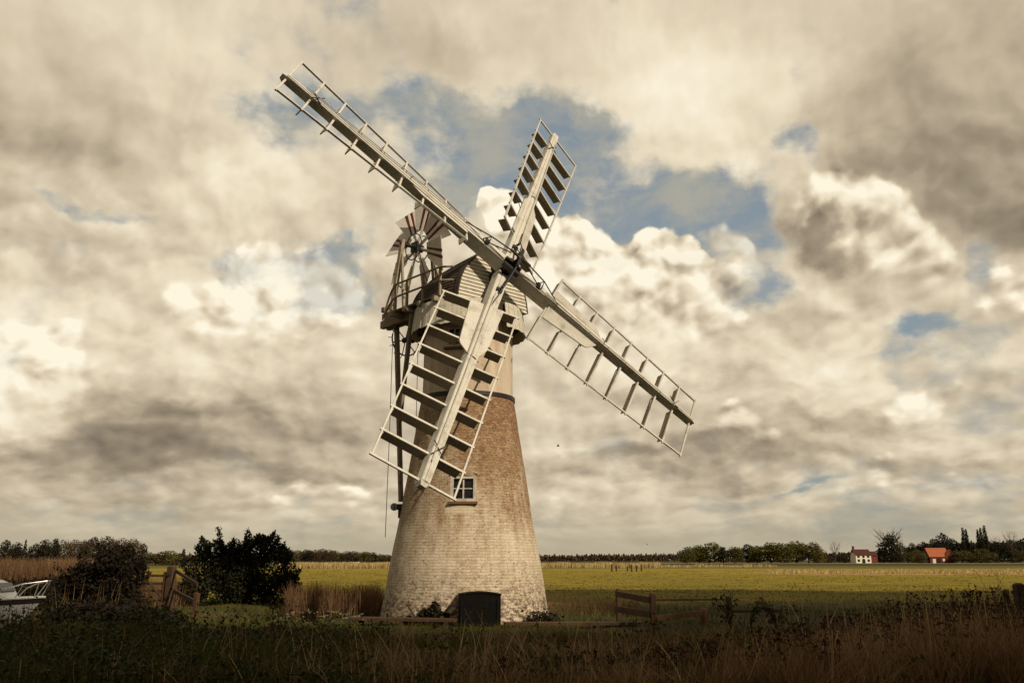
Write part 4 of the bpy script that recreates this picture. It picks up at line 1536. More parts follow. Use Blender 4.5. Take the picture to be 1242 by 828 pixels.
def dark_bank():
    """low scrub along the far bank of the dyke"""
    pts = []
    for k in range(60):
        px = rng.uniform(-40, 130)
        d = rng.uniform(30.5, 35)
        o = on_ground(px, d)
        top = float(np.interp(px, [-40, 60, 100, 130], [0.95, 1.0, 1.25, 1.2]))
        u = rng.normal(size=(300, 3))
        u /= np.linalg.norm(u, axis=1)[:, None]
        pts.append(np.array([o.x, o.y, 0.3]) + u * np.array([0.7, 0.7, top - 0.3]) * rng.uniform(0.5, 1, (300, 1)))
    for k in range(110):      # and the near bank below the bramble thicket
        px = rng.uniform(50, 215)
        d = rng.uniform(23.2, 26.0)
        o = on_ground(px, d)
        if in_dyke(o.x, o.y - 0.6):
            continue
        top = float(np.interp(px, [50, 90, 150, 215], [0.30, 0.62, 0.55, 0.2])) * rng.uniform(0.6, 1.1)
        u = rng.normal(size=(190, 3))
        u /= np.linalg.norm(u, axis=1)[:, None]
        pts.append(np.array([o.x, o.y, 0.05]) + u * np.array([0.45, 0.4, top]) * rng.uniform(0.4, 1, (190, 1)))
    pts = np.concatenate(pts)
    pts = pts[pts[:, 2] > -0.2]
    v, f = leaves(pts, 0.12)
    tag(mesh_np("bank_scrub", v, f, M["bramble"]), kind="stuff")


dark_bank()


def dock(px, d, h, label, lean=0.1, name="dock_plant"):
    o = on_ground(px, d)
    o.z = float(height(o.x, o.y))
    t = thing(name, label, "plant", o)
    st = MB()
    pts, tips = [], []
    for k in range(5):
        a = rng.uniform(-0.35, 0.35)
        top = o + V((lean + a, rng.uniform(-.2, .2), h * rng.uniform(0.7, 1.0)))
        mid = o + V((lean * 0.3 + a * 0.4, 0, h * 0.5))
        st.tube([o, mid, top], [0.016, 0.012, 0.006], 5)
        L = np.array(top - o)
        for q in range(19):
            tt = rng.uniform(0.25, 1.05)
            pts.append(L * tt + rng.normal(0, 0.05, 3))
    st.build("stem", M["twig"], t)
    v, f = leaves(np.array(pts), 0.075)
    mesh_np("leaves", v, f, M["weed"], t)


dock(884, 22.0, 0.92, "tall dark weed behind the broken rail fence", -0.25)
dock(905, 22.3, 0.75, "short leafy weed beside the tall one by the fence end", 0.15)
dock(938, 21.5, 0.70, "low dark weed furthest right of the fence weeds", -0.2)


def ivy_at_foot():
    o = V((AX.x, AX.y, 0)) + V((-1.02, -2.36, 0))
    t = thing("ivy_plant", "straggling dark ivy creeping up the foot of the windmill", "plant", o)
    pts = []
    for k in range(900):
        th = rng.uniform(-0.62, -0.12)
        top = 0.16 + 0.42 * max(0, 1 - abs(th + 0.30) / 0.22) + 0.06 * sin(th * 40)
        z = rng.uniform(0, max(0.08, top))
        r = tower_r(z) + rng.uniform(0.0, 0.10)
        pts.append((AX.x + sin(th) * r - o.x, AX.y - cos(th) * r - o.y, z))
    v, f = leaves(np.array(pts), 0.085)
    mesh_np("leaves", v, f, M["ivy"], t)
    st = MB()
    for k in range(7):
        th0 = -0.45 + 0.05 * k
        P = []
        for q in range(6):
            th = th0 + 0.04 * q * (1 if k % 2 else -1)
            z = 0.10 * q + 0.02
            r = tower_r(z) + 0.02
            P.append(V((AX.x + sin(th) * r, AX.y - cos(th) * r, z)))
        MB().tube(P, [0.014, 0.013, 0.011, 0.009, 0.007, 0.004], 5).build("stem", M["twig"], t)
    o2 = V((AX.x, AX.y, 0)) + V((1.9, -1.75, 0))
    t2 = thing("nettle_plant", "small dark weeds at the right corner of the windmill's foot", "plant", o2)
    pts = rng.normal(0, 1, (380, 3)) * np.array([0.24, 0.14, 0.10]) + np.array([0.25, 0, 0.10])
    pts = pts[pts[:, 2] > 0]
    v, f = leaves(pts, 0.09)
    mesh_np("leaves", v, f, M["ivy"], t2)
    st = MB()
    for k in range(6):
        p = o2 + V((rng.uniform(-.1, .6), rng.uniform(-.1, .1), 0))
        MB().tube([p, p + V((0.03, 0, 0.35))], [0.008, 0.004], 5).build("stem", M["twig"], t2)


ivy_at_foot()


def flowers():
    n = 60
    px = rng.uniform(340, 450, n)
    d = rng.uniform(19.5, 23.5, n)
    x = (px - 621) / 1046.8 * d * 0.98
    h = rng.uniform(0.18, 0.42, n)
    z0 = height(x, d)
    stalk = blades(np.stack([x, d, z0], -1), h, np.full(n, 0.010), np.zeros(n), np.zeros(n), 2)
    v, f = stalk
    tag(mesh_np("flower_stalks", v, f, M["grass"]), kind="stuff")
    m, g, b = material("white_umbels", 0.8, 0.1)
    b.inputs["Base Color"].default_value = (0.30, 0.27, 0.17, 1)
    pts = np.repeat(np.stack([x, d, z0 + h], -1), 9, axis=0) + rng.normal(0, 1, (n * 9, 3)) * np.array([0.035, 0.035, 0.008])
    v, f = leaves(pts, 0.026)
    tag(mesh_np("white_flowers", v, f, m), kind="stuff")


flowers()

# ------------------------------------------------------------------ timber things round the mill
def jit(a=0.01):
    return random.uniform(-a, a)


def plank_walk(label, p0, p1, width, z, n):
    p0, p1 = V(p0), V(p1)
    d = (p1 - p0).normalized()
    s = d.cross(UP)
    t = thing("plank_walkway", label, "walkway", p0)
    for k in range(n):
        off = (k - (n - 1) / 2) * width / n
        b = MB()
        b.beam(p0 + s * off + UP * z, p1 + s * off + UP * (z + jit()) + d * jit(0.1), s, UP, width / n * 0.95, 0.08)
        b.build("plank", M["timber_gate"], t, bevel=0.006)
    L = (p1 - p0).length
    for k in range(max(2, int(L / 0.9))):
        q = p0 + d * (0.25 + k * (L - 0.5) / max(1, int(L / 0.9) - 1))
        b = MB()
        b.beam(q - s * width * 0.48 + UP * (z - 0.10), q + s * width * 0.48 + UP * (z - 0.10), d, UP, 0.10, 0.14)
        b.build("bearer", M["timber_dark"], t)


plank_walk("low brown plank walkway running left from the windmill's foot", on_ground(428, 23.6), on_ground(556, 22.9), 0.40, 0.17, 3)
plank_walk("low brown plank walkway between the windmill and the rail fence", on_ground(612, 22.6), on_ground(782, 23.0), 0.40, 0.10, 3)


def culvert_box():
    o = on_ground(583, 23.1)
    t = thing("timber_box", "black tarred box with a cambered lid against the windmill's foot", "box", o)
    w, dp, h = 0.525, 0.55, 0.83
    rx, fy = V((cos(0.12), sin(0.12), 0)), V((-sin(0.12), cos(0.12), 0))
    b = MB()
    pts = [(-w, 0), (w, 0), (w, h)] + [(w * (1 - i / 6), h + 0.10 * (1 - (1 - i / 6) ** 2) * 0.4) for i in range(1, 12)] + [(-w, h)]
    b.prism([o + rx * a + UP * (c - 0.05) for a, c in pts], fy * dp)
    b.build("body", M["tar"], t)
    for k in range(7):
        x = -w + (k + 0.5) * 2 * w / 7
        p = MB()
        p.beam(o + rx * x - fy * 0.015 - UP * 0.02, o + rx * x - fy * 0.015 + UP * (h - 0.02 + jit(0.01)), rx, fy, 2 * w / 7 * 0.985, 0.025)
        p.build("board", M["tar"], t)
    lid = MB()
    arc = [(w * 1.04 * (1 - i / 6), h - 0.02 + 0.055 * (1 - (1 - i / 6) ** 2)) for i in range(13)]
    for (a0, c0), (a1, c1) in zip(arc, arc[1:]):
        p0, p1 = o + rx * a0 + UP * (c0 - 0.03), o + rx * a1 + UP * (c1 - 0.03)
        dd = (p1 - p0).normalized()
        lid.beam(p0 + fy * dp / 2, p1 + fy * dp / 2, fy, dd.cross(fy), dp + 0.10, 0.035)
    lid.build("lid", M["tar"], t)
    st = MB()
    st.box(o + rx * (-w + 0.06) - fy * 0.035 + UP * h * 0.4, rx * 0.05, fy * 0.012, UP * h * 0.4)
    st.box(o + rx * (w - 0.06) - fy * 0.035 + UP * h * 0.4, rx * 0.05, fy * 0.012, UP * h * 0.4)
    st.build("corner_strip", M["tar"], t)


culvert_box()


def post(name_parent, p, h, w, mat, dirx=V((1, 0, 0)), lean=0.0):
    b = MB()
    b.beam(p - UP * 0.1, p + UP * h + dirx * lean, dirx, V((-dirx.y, dirx.x, 0)), w, w, w * 0.95, w * 0.95)
    b.beam(p + UP * h + dirx * lean, p + UP * (h + 0.03) + dirx * lean, dirx, V((-dirx.y, dirx.x, 0)), w * 0.95, w * 0.95, w * 0.5, w * 0.5)
    return b.build("post", mat, name_parent, bevel=0.006)


def rail(parent, p, q, w, h, mat):
    b = MB()
    d = (q - p).normalized()
    s = d.cross(UP).normalized()
    b.beam(p, q, s, s.cross(d), w, h)
    return b.build("rail", mat, parent, bevel=0.006)


def fences():
    a, b = on_ground(749, 24.4), on_ground(790, 21.9)
    t = thing("rail_fence", "dark wooden fence panel of two rails right of the windmill", "fence", a)
    dd = (b - a).normalized()
    sd = V((-dd.y, dd.x, 0)) * 0.07
    post(t, a, 0.87, 0.12, M["timber_gate"], dd)
    post(t, b, 0.84, 0.13, M["timber_gate"], dd)
    rail(t, a - sd + UP * 0.76, b - sd + UP * 0.70, 0.04, 0.15, M["timber_gate"])
    rail(t, a - sd + UP * 0.36, b - sd + UP * 0.37, 0.04, 0.16, M["timber_gate"])
    c, d = on_ground(881, 24.0), on_ground(924, 22.5)
    t2 = thing("rail_fence", "broken low fence with sagging thin rails leading right through weeds", "fence", b + V((0.12, 0.1, 0)))
    dd = (c - b).normalized()
    post(t2, c, 0.68, 0.11, M["timber_gate"], dd)
    post(t2, d, 0.42, 0.12, M["timber"], dd)
    post(t2, on_ground(851, 23.6), 0.40, 0.16, M["timber_brown"], dd)
    b0 = b + V((0.10, 0.12, 0))
    rail(t2, b0 + UP * 0.70, c + UP * 0.63 - V((0, 0.08, 0)), 0.03, 0.05, M["timber_gate"])
    rail(t2, b0 + UP * 0.26, b0.lerp(c, 0.62) + UP * 0.34, 0.04, 0.13, M["timber_brown"])
    rail(t2, c + UP * 0.32, on_ground(945, 23.6) + UP * 0.36, 0.04, 0.07, M["timber_gate"])
    p = thing("fence_post", "thick dark post among dead grass at the right edge, taller of two", "post", on_ground(1231, 15.2))
    post(p, p.location.copy(), 1.24, 0.15, M["timber_dark"], lean=0.02)
    w_ = MB().tube([p.location + V((-0.09, -0.08, 1.1)), p.location + V((0.09, -0.08, 1.1))], 0.006, 5)
    w_.build("wire_staple", M["iron"], p)
    p = thing("fence_post", "thinner dark post beside the thick one at the right edge", "post", on_ground(1218, 15.8))
    post(p, p.location.copy(), 1.12, 0.085, M["timber_dark"], lean=-0.03)
    w_ = MB().tube([p.location + V((-0.06, -0.05, 0.95)), p.location + V((0.06, -0.05, 0.95))], 0.006, 5)
    w_.build("wire_staple", M["iron"], p)
    # far posts out in the field
    far = [742, 747.5, 761, 766, 772, 778]
    for i, px in enumerate(far):
        d = 128 + 4 * (i % 3)
        o = on_ground(px, d)
        h = [1.0, 0.8, 0.75, 0.95, 0.8, 0.85][i]
        mb = MB()
        mb.beam(o - UP * 0.05, o + UP * h, V((1, 0, 0)), V((0, 1, 0)), 0.22, 0.2, 0.18, 0.17)
        mb.beam(o + UP * h, o + UP * (h + 0.06), V((1, 0, 0)), V((0, 1, 0)), 0.18, 0.17, 0.08, 0.08)
        tag(mb.build("field_post", M["timber_dark"]), f"{ordinal(i)} small post from the left in the bright field beyond the fence", "post", "small posts in the far field")


fences()


def gate():
    d = 31.0
    gl, gr = on_ground(172, d), on_ground(205, d - 0.4)
    t = thing("field_gate", "wooden field gate with four bars and a diagonal brace", "gate", gl)
    dd = (gr - gl).normalized()
    nn = V((-dd.y, dd.x, 0))
    for i, z in enumerate((0.30, 0.62, 0.86, 1.12)):
        b = MB()
        b.beam(gl + dd * 0.10 + UP * z, gr - dd * 0.10 + UP * z, nn, UP, 0.035, 0.085)
        b.build("bar", M["timber_gate"], t)
    for q in (gl + dd * 0.11, gr - dd * 0.12):
        b = MB()
        b.beam(q + UP * 0.22 - nn * 0.04, q + UP * 1.25 - nn * 0.04, dd, nn, 0.09, 0.05)
        b.build("stile", M["timber_gate"], t)
    b = MB()
    b.beam(gl + dd * 0.14 + UP * 1.16 - nn * 0.045, gr - dd * 0.16 + UP * 0.36 - nn * 0.045, nn, UP, 0.03, 0.08)
    b.build("brace", M["timber_gate"], t)
    p = thing("gate_post", "slim brown gatepost half hidden by the bramble thicket", "post", gl - dd * 0.12)
    post(p, p.location.copy(), 1.5, 0.13, M["timber_gate"], dd)
    hb = MB().box(p.location + dd * 0.07 + UP * 1.0, dd * 0.06, nn * 0.02, UP * 0.03)
    hb.build("hinge", M["iron"], p)
    p = thing("gate_post", "thick square gatepost between the gate and the sloping rails", "post", gr + dd * 0.12)
    post(p, p.location.copy(), 1.42, 0.24, M["timber_gate"], dd)
    for z in (1.15, 0.4):
        hb = MB().lathe(p.location - nn * 0.135 + UP * z, [(0, -0.02), (0.05, -0.02), (0.05, 0.02), (0, 0.02)], 10, axis=nn)
        hb.build("bolt_plate", M["iron"], p)
    s0 = gr + dd * 0.30
    e = on_ground(241, 27.3)
    f = thing("rail_fence", "short run of sloping rails falling away right of the gatepost", "fence", s0)
    post(f, e, 0.66, 0.13, M["timber_gate"], dd)
    rail(f, s0 + UP * 1.28, e + UP * 0.92, 0.05, 0.11, M["timber_gate"])
    rail(f, s0 + UP * 0.62, e + UP * 0.40, 0.05, 0.12, M["timber_gate"])


gate()


# ------------------------------------------------------------------ the boat
def boat():
    d = 25.0
    bow = on_ground(58, d)
    o = V((bow.x - 3.0, d, -0.22))
    t = thing("motor_boat", "small white cabin cruiser with a steel bow rail moored at the left edge", "boat", o)
    st = []      # stations along x from the bow (0) to the stern, half beam at sheer, chine, heights
    for s, bs, bc, zs, zc in ((0.0, 0.03, 0.02, 0.86, 0.30), (0.35, 0.38, 0.14, 0.845, 0.10), (0.9, 0.68, 0.42, 0.82, -0.02), (1.7, 0.92, 0.72, 0.79, -0.10), (2.8, 1.05, 0.90, 0.76, -0.14), (4.2, 1.06, 0.94, 0.75, -0.15), (5.8, 1.0, 0.90, 0.76, -0.14)):
        rake = 0.42 * (1 - min(1, s / 1.2))
        st.append([(bow.x - s, bs, zs), (bow.x - s - rake * 0.25, (bs * 0.75 + bc * 0.25), zs - 0.16), (bow.x - s - rake, bc, zc), (bow.x - s - rake * 1.3, 0.0, zc - 0.16)])
    hull, stripe = MB(), MB()
    for a, b in zip(st, st[1:]):
        for sg in (-1, 1):
            def P(q):
                return V((q[0], d + sg * q[1], o.z + q[2]))
            stripe.add([P(a[0]), P(b[0]), P(b[1]), P(a[1])], [(0, 1, 2, 3)])
            for i in (1, 2):
                hull.add([P(a[i]), P(b[i]), P(b[i + 1]), P(a[i + 1])], [(0, 1, 2, 3)])
    last = st[-1]
    hull.add([V((q[0], d + sg * q[1], o.z + q[2])) for sg in (-1, 1) for q in (last if sg < 0 else last[::-1])], [tuple(range(8))])
    hull.build("hull", M["hull_white"], t, smooth=True)
    stripe.build("dark_strake", M["hull_dark"], t, smooth=True)
    deck = MB()
    for a, b in zip(st, st[1:]):
        q = [V((a[0][0], d - a[0][1], o.z + a[0][2])), V((b[0][0], d - b[0][1], o.z + b[0][2])), V((b[0][0], d + b[0][1], o.z + b[0][2])), V((a[0][0], d + a[0][1], o.z + a[0][2]))]
        deck.prism([p + UP * 0.005 for p in q], UP * 0.03)
    for sg in (-1, 1):
        for a, b in zip(st, st[1:]):
            p, q = V((a[0][0], d + sg * a[0][1], o.z + a[0][2] + 0.01)), V((b[0][0], d + sg * b[0][1], o.z + b[0][2] + 0.01))
            deck.tube([p, q], 0.032, 6)
    deck.build("deck", M["hull_white"], t)
    # cabin
    xb = bow.x - 0.90
    z = o.z + 0.79
    cab = MB()
    sec = [(xb, 0.42, 0.02), (xb - 0.13, 0.52, 0.20), (xb - 0.30, 0.60, 0.44), (xb - 0.55, 0.66, 0.53), (xb - 1.6, 0.78, 0.58), (xb - 2.6, 0.78, 0.57)]
    rings = []
    for x, hw, h in sec:
        rings.append([V((x, d - hw, z)), V((x, d - hw * 0.86, z + h * 0.86)), V((x, d - hw * 0.6, z + h)), V((x, d + hw * 0.6, z + h)), V((x, d + hw * 0.86, z + h * 0.86)), V((x, d + hw, z))])
    for a, b in zip(rings, rings[1:]):
        for i in range(5):
            cab.add([a[i], a[i + 1], b[i + 1], b[i]], [(0, 1, 2, 3)])
    cab.add(rings[-1], [tuple(range(6))])
    cab.add(rings[0], [tuple(range(6))])
    c = cab.build("cabin", M["hull_white"], t, smooth=True)
    for x0, x1 in ((xb - 0.42, xb - 1.0), (xb - 1.15, xb - 2.1)):
        w = MB()
        yy0, yy1 = d - 0.775, d - 0.715
        w.prism([V((x0, yy0, z + 0.13)), V((x1, yy0 - 0.02, z + 0.13)), V((x1, yy1 - 0.02, z + 0.40)), V((x0 + -0.14, yy1, z + 0.40))], V((0, -0.02, 0)))
        w.build("cabin_window", M["glass"], c)
    w = MB()
    w.prism([V((xb - 0.13, d - 0.36, z + 0.225)), V((xb - 0.13, d + 0.36, z + 0.225)), V((xb - 0.29, d + 0.34, z + 0.445)), V((xb - 0.29, d - 0.34, z + 0.445))], V((0.03, 0, 0.02)))
    w.build("windscreen", M["glass"], c)
    rl = MB()
    zt = o.z + 0.86
    for sg in (-1, 1):
        top = [V((bow.x - 1.15, d + sg * 0.70, z + 0.02)), V((bow.x - 0.85, d + sg * 0.62, zt + 0.22)), V((bow.x - 0.45, d + sg * 0.42, zt + 0.36)), V((bow.x + 0.08, d + sg * 0.10, zt + 0.44)), V((bow.x + 0.12, d, zt + 0.45))]
        rl.tube(top, 0.017, 8)
        rl.tube([V((bow.x + 0.10, d + sg * 0.06, zt + 0.44)), V((bow.x - 0.16, d + sg * 0.14, zt))], 0.015, 6)
        rl.tube([V((bow.x - 0.40, d + sg * 0.40, zt + 0.36)), V((bow.x - 0.55, d + sg * 0.50, zt - 0.02))], 0.015, 6)
    rl.build("bow_rail", M["steel"], t)


boat()
v, f = reed_bed("", 260, -5, 60, 20.3, 21.3, 0.35, 0.72, 0.014, None, 0.1)
m_red = random_leaf("red_stems", [(0.13, 0.045, 0.03), (0.19, 0.075, 0.045), (0.22, 0.11, 0.07)], 0.8)
tag(mesh_np("red_stems", v, f, m_red), kind="stuff")

# ------------------------------------------------------------------ birds and grazing animals
mb_ = material("bird_black", 0.7)[0]
mb_.node_tree.nodes["Principled BSDF"].inputs["Base Color"].default_value = (0.012, 0.011, 0.011, 1)


def bird(px, py, d, span, label):
    dr = ray(px, py)
    c = V((0, 0, 1.65)) + dr * (d / dr.y)
    b = MB()
    s = span / 2
    b.lathe(c - V((0.32 * span, 0, 0)), [(0, 0), (0.05 * span, 0.08 * span), (0.075 * span, 0.25 * span), (0.06 * span, 0.45 * span), (0.03 * span, 0.60 * span), (0, 0.66 * span)], 8, axis=V((1, 0.3, 0.1)))
    for sg in (-1, 1):
        r = c
        tip = c + V((-0.10 * span, sg * s * 0.75, s * 0.75))
        mid = c + V((0.02 * span, sg * s * 0.40, s * 0.48))
        b.add([r + V((0.12 * span, 0, 0)), mid + V((0.10 * span, 0, 0)), tip, mid - V((0.14 * span, 0, 0)), r - V((0.14 * span, 0, 0))], [(0, 1, 2, 3, 4)])
        b.add([r + V((0.12 * span, 0, -0.02)), mid + V((0.10 * span, 0, -0.02)), tip, mid - V((0.14 * span, 0, 0.02)), r - V((0.14 * span, 0, 0.02))], [(4, 3, 2, 1, 0)])
    tag(b.build("bird", mb_), label, "bird", "birds in flight")


bird(677, 541, 95, 0.62, "dark bird flying in mid sky right of the windmill tower")
bird(785, 660, 150, 0.42, "tiny dark bird low above the distant trees")

m_wool = worn("wool", (0.72, 0.68, 0.58), (0.5, 0.45, 0.36), 0.2, 6.0, (1, 1, 1), 0.95, 0.1)


def sheep(px, d, ry, label, scale=1.0, turn=0.0, head_up=True):
    o = on_ground(px, d)
    t = V((cos(turn), sin(turn), 0)) * scale
    nrm = V((-t.y, t.x, 0))
    me = bpy.data.meshes.new("sheep")
    L = lambda a, b, z: o + t * a + nrm * b + UP * z * scale
    hz = 0.95 if head_up else 0.35
    vs = [L(-0.42, 0, 0.62), L(0, 0, 0.66), L(0.40, 0, 0.66), L(0.56, 0, (0.66 + hz) / 2 + 0.04), L(0.70, 0, hz), L(0.90, 0, hz - 0.10)]
    es = [(0, 1), (1, 2), (2, 3), (3, 4), (4, 5)]
    rad = [0.24, 0.29, 0.24, 0.13, 0.11, 0.06]
    for a, b, k in ((-0.36, 0.14, 0), (-0.36, -0.14, 0), (0.36, 0.14, 2), (0.36, -0.14, 2)):
        i = len(vs)
        back = -0.05 if k == 0 else 0.03
        vs += [L(a, b, 0.42), L(a + back, b, 0.24), L(a, b, 0.0)]
        es += [(k, i), (i, i + 1), (i + 1, i + 2)]
        rad += [0.10, 0.05, 0.045]
    me.from_pydata([tuple(p) for p in vs], es, [])
    ob = bpy.data.objects.new("sheep", me)
    COL.objects.link(ob)
    sk = ob.modifiers.new("skin", "SKIN")
    for i, r in enumerate(rad):
        me.skin_vertices[0].data[i].radius = (r * scale, r * scale)
        me.skin_vertices[0].data[i].use_root = i == 1
    ob.modifiers.new("sub", "SUBSURF").levels = 1
    ob.modifiers["sub"].render_levels = 1
    me.materials.append(m_wool)
    tag(ob, label, "sheep", "white sheep beyond the pale reeds")


for i, (px, d, sc_, tu, up) in enumerate(((388, 208, 0.9, 0.2, True), (396, 210, 0.75, 2.9, False), (401.5, 209, 0.85, 0.1, False), (415, 210, 0.75, 3.0, True), (421, 211, 0.75, 0.3, False), (430, 207, 1.2, 0.1, True), (440, 210, 0.95, 3.1, True))):
    sheep(px, d, 0, f"{ordinal(i)} tiny white sheep from the left along the pale reed strip", sc_, tu, up)

# ------------------------------------------------------------------ far trees
def tree_leaf(name, cols):
    m = random_leaf(name, cols, 0.8, 0.12)
    g = m.node_tree
    b = g.nodes["Principled BSDF"]
    src = b.inputs["Base Color"].links[0].from_socket
    oi = g.nodes.new("ShaderNodeObjectInfo")
    r = X(g, oi.outputs["Random"])
    t = mixc(g, 1.0, src, ramp(g, r, [(0, (0.75, 0.70, 0.8)), (0.5, (1.0, 1.0, 1.0)), (1.0, (1.2, 1.25, 0.95))]), "MULTIPLY")
    g.links.new(t, b.inputs["Base Color"])
    return m


LEAF = {
    "green": tree_leaf("spring_leaves", [(0.030, 0.030, 0.006), (0.070, 0.064, 0.011), (0.125, 0.105, 0.018)]),
    "olive": tree_leaf("olive_leaves", [(0.05, 0.042, 0.012), (0.085, 0.070, 0.020), (0.12, 0.095, 0.03)]),
    "brown": tree_leaf("brown_buds", [(0.040, 0.026, 0.014), (0.065, 0.042, 0.022), (0.09, 0.058, 0.030)]),
    "dark": tree_leaf("dark_leaves", [(0.010, 0.010, 0.005), (0.020, 0.018, 0.008), (0.036, 0.030, 0.012)]),
}
M["bark"] = worn("grey_bark", (0.10, 0.075, 0.05), (0.05, 0.035, 0.025), 0.4, 5.0)


def proto(lobes, n, size, leaf, trunk_h, limbs=6, shell=0.35, twig=False, tr=0.022):
    pts = crown_points(lobes, n, shell)
    pts = pts[pts[:, 2] > 0.03]
    v, f = leaves(pts, size)
    cr = mesh_np("crown", v, f, LEAF[leaf])
    b = MB()
    b.tube([V((0, 0, -0.02)), V((0.008, 0, trunk_h * 0.5)), V((0.0, 0.01, trunk_h)), V((0.01, 0, min(0.9, trunk_h + 0.35)))], [tr * 1.3, tr, tr * 0.8, tr * 0.25], 7)
    for k in range(limbs):
        a = 2 * pi * k / limbs + 0.5
        z0 = trunk_h * (0.8 + 0.35 * (k % 3))
        L = random.uniform(0.16, 0.34)
        p0 = V((0.004, 0.005, z0))
        p1 = p0 + V((cos(a) * L * 0.5, sin(a) * L * 0.5, L * 0.45))
        p2 = p0 + V((cos(a) * L * 1.0, sin(a) * L * 1.0, L * 1.05))
        b.tube([p0, p1, p2], [tr * 0.5, tr * 0.32, tr * 0.1], 5)
        if twig:
            for q in range(9):
                c = a + random.uniform(-0.9, 0.9)
                s = p1.lerp(p2, random.uniform(0, 1))
                e1 = s + V((cos(c) * random.uniform(.04, .14), sin(c) * random.uniform(.04, .14), random.uniform(0.05, 0.24)))
                b.tube([s, e1], [tr * 0.16, tr * 0.05], 4)
    tk = b.build("trunk", M["bark"])
    cm, tm = cr.data, tk.data
    bpy.data.objects.remove(cr)
    bpy.data.objects.remove(tk)
    return cm, tm


def L(*a):
    return a


PROTO = {
    "round": [proto([L(0, 0, .52, .34, .34, .32), L(.18, .1, .62, .24, .24, .26), L(-.2, 0, .56, .24, .26, .25), L(0.02, 0, .78, .22, .22, .2), L(.22, 0, .35, .22, .22, .2), L(-.22, .05, .32, .22, .22, .2), L(0, -.1, .2, .3, .3, .16)], 2600, 0.055, "green", 0.22),
              proto([L(0, 0, .48, .38, .38, .30), L(.22, -.1, .55, .26, .26, .24), L(-.24, 0, .6, .22, .26, .25), L(-0.08, 0, .78, .24, .24, .2), L(.26, 0, .3, .22, .22, .22), L(-.28, .05, .28, .22, .22, .2), L(0, 0, .16, .36, .36, .14)], 2600, 0.055, "green", 0.20)],
    "olive": [proto([L(0, 0, .45, .42, .40, .34), L(.28, 0, .50, .28, .28, .28), L(-.28, .1, .45, .26, .28, .28), L(.06, 0, .76, .25, .25, .22), L(0, 0, .16, .46, .4, .16)], 2600, 0.05, "olive", 0.18),
              proto([L(0, 0, .5, .30, .30, .34), L(.2, .05, .66, .2, .2, .24), L(-.18, 0, .7, .2, .2, .26), L(-.2, 0, .3, .26, .26, .25), L(.22, 0, .32, .26, .26, .25)], 2200, 0.05, "olive", 0.25)],
    "brown": [proto([L(0, 0, .55, .36, .36, .34), L(.2, 0, .64, .24, .24, .26), L(-.2, .05, .60, .24, .26, .27), L(0, 0, .80, .22, .22, .2), L(0, 0, .25, .3, .3, .2)], 1900, 0.042, "brown", 0.28, 8, 0.3, True),
              proto([L(0, 0, .5, .42, .38, .32), L(.24, 0, .55, .24, .24, .28), L(-.26, 0, .52, .24, .26, .27), L(-.05, 0, .74, .26, .22, .22), L(.1, 0, .2, .36, .3, .18)], 1900, 0.042, "brown", 0.28, 8, 0.3, True)],
    "bare": [proto([L(0, 0, .62, .33, .33, .34), L(.1, 0, .8, .2, .2, .18), L(-.16, 0, .7, .2, .2, .24)], 420, 0.022, "brown", 0.34, 11, 0.4, True, 0.02)],
    "ivy": [proto([L(0, 0, .42, .14, .14, .42), L(.05, 0, .68, .16, .14, .20), L(-.15, 0, .48, .14, .12, .16), L(.14, 0, .42, .14, .12, .14), L(0, 0, .14, .3, .26, .15)], 1700, 0.04, "dark", 0.42, 12, 0.25, True, 0.022)],
    "dark": [proto([L(0, 0, .48, .36, .36, .32), L(.2, 0, .58, .25, .25, .26), L(-.22, 0, .55, .25, .26, .25), L(0.05, 0, .78, .2, .22, .2), L(0, 0, .2, .38, .36, .2)], 2300, 0.05, "dark", 0.2),
             proto([L(0, 0, .5, .26, .26, .30), L(.12, 0, .7, .16, .16, .2), L(-.14, 0, .66, .18, .16, .2), L(.2, 0, .52, .14, .14, .16), L(-.24, 0, .46, .14, .14, .16), L(0, 0, .86, .12, .12, .12), L(0, 0, .2, .3, .3, .2)], 1900, 0.045, "dark", 0.3)],
    "conifer": [proto([L(0, 0, .15 + .14 * i, .26 * (1 - i / 6.6), .26 * (1 - i / 6.6), .10) for i in range(6)] + [L(0, 0, .93, .035, .035, .09)], 1700, 0.045, "dark", 0.12, 3)],
    "poplar": [proto([L(0, 0, .5, .10, .10, .42), L(.03, 0, .68, .08, .08, .28), L(-.035, 0, .42, .085, .085, .3), L(0.01, 0, .88, .05, .05, .12)], 1300, 0.035, "dark", 0.14, 4, 0.3)],
}
CAT = {"round": "round_tree", "olive": "olive_tree", "brown": "budding_tree", "bare": "bare_tree", "ivy": "ivy_clad_tree", "dark": "dark_tree", "conifer": "conifer_tree", "poplar": "poplar_tree"}
used = {}


def tree(kind, px, top_y, width, dist, label, group=None):
    """tree whose top stands at photo height top_y and whose crown is width photo pixels across"""
    o = on_ground(px, dist)
    s = dist / 1046.8 / 0.975
    h = 1.65 + (678.5 - top_y) * s
    w = width * s
    used[kind] = used.get(kind, 0) + 1
    cm, tm = PROTO[kind][used[kind] % len(PROTO[kind])]
    t = thing(CAT[kind], label, "tree", o, group)
    span = {"conifer": 0.52, "poplar": 0.24, "ivy": 0.66, "bare": 0.8}.get(kind, 0.92)
    w *= {"poplar": 1.0, "conifer": 1.1, "bare": 1.0, "ivy": 1.0}.get(kind, 1.38)
    t.scale = (w / span, w / span, h / 0.96)
    t.rotation_euler.z = random.uniform(0, 6.28)
    for nm, me in (("crown", cm), ("trunk", tm)):
        c = bpy.data.objects.new(nm, me)
        COL.objects.link(c)
        c.parent = t
    return t


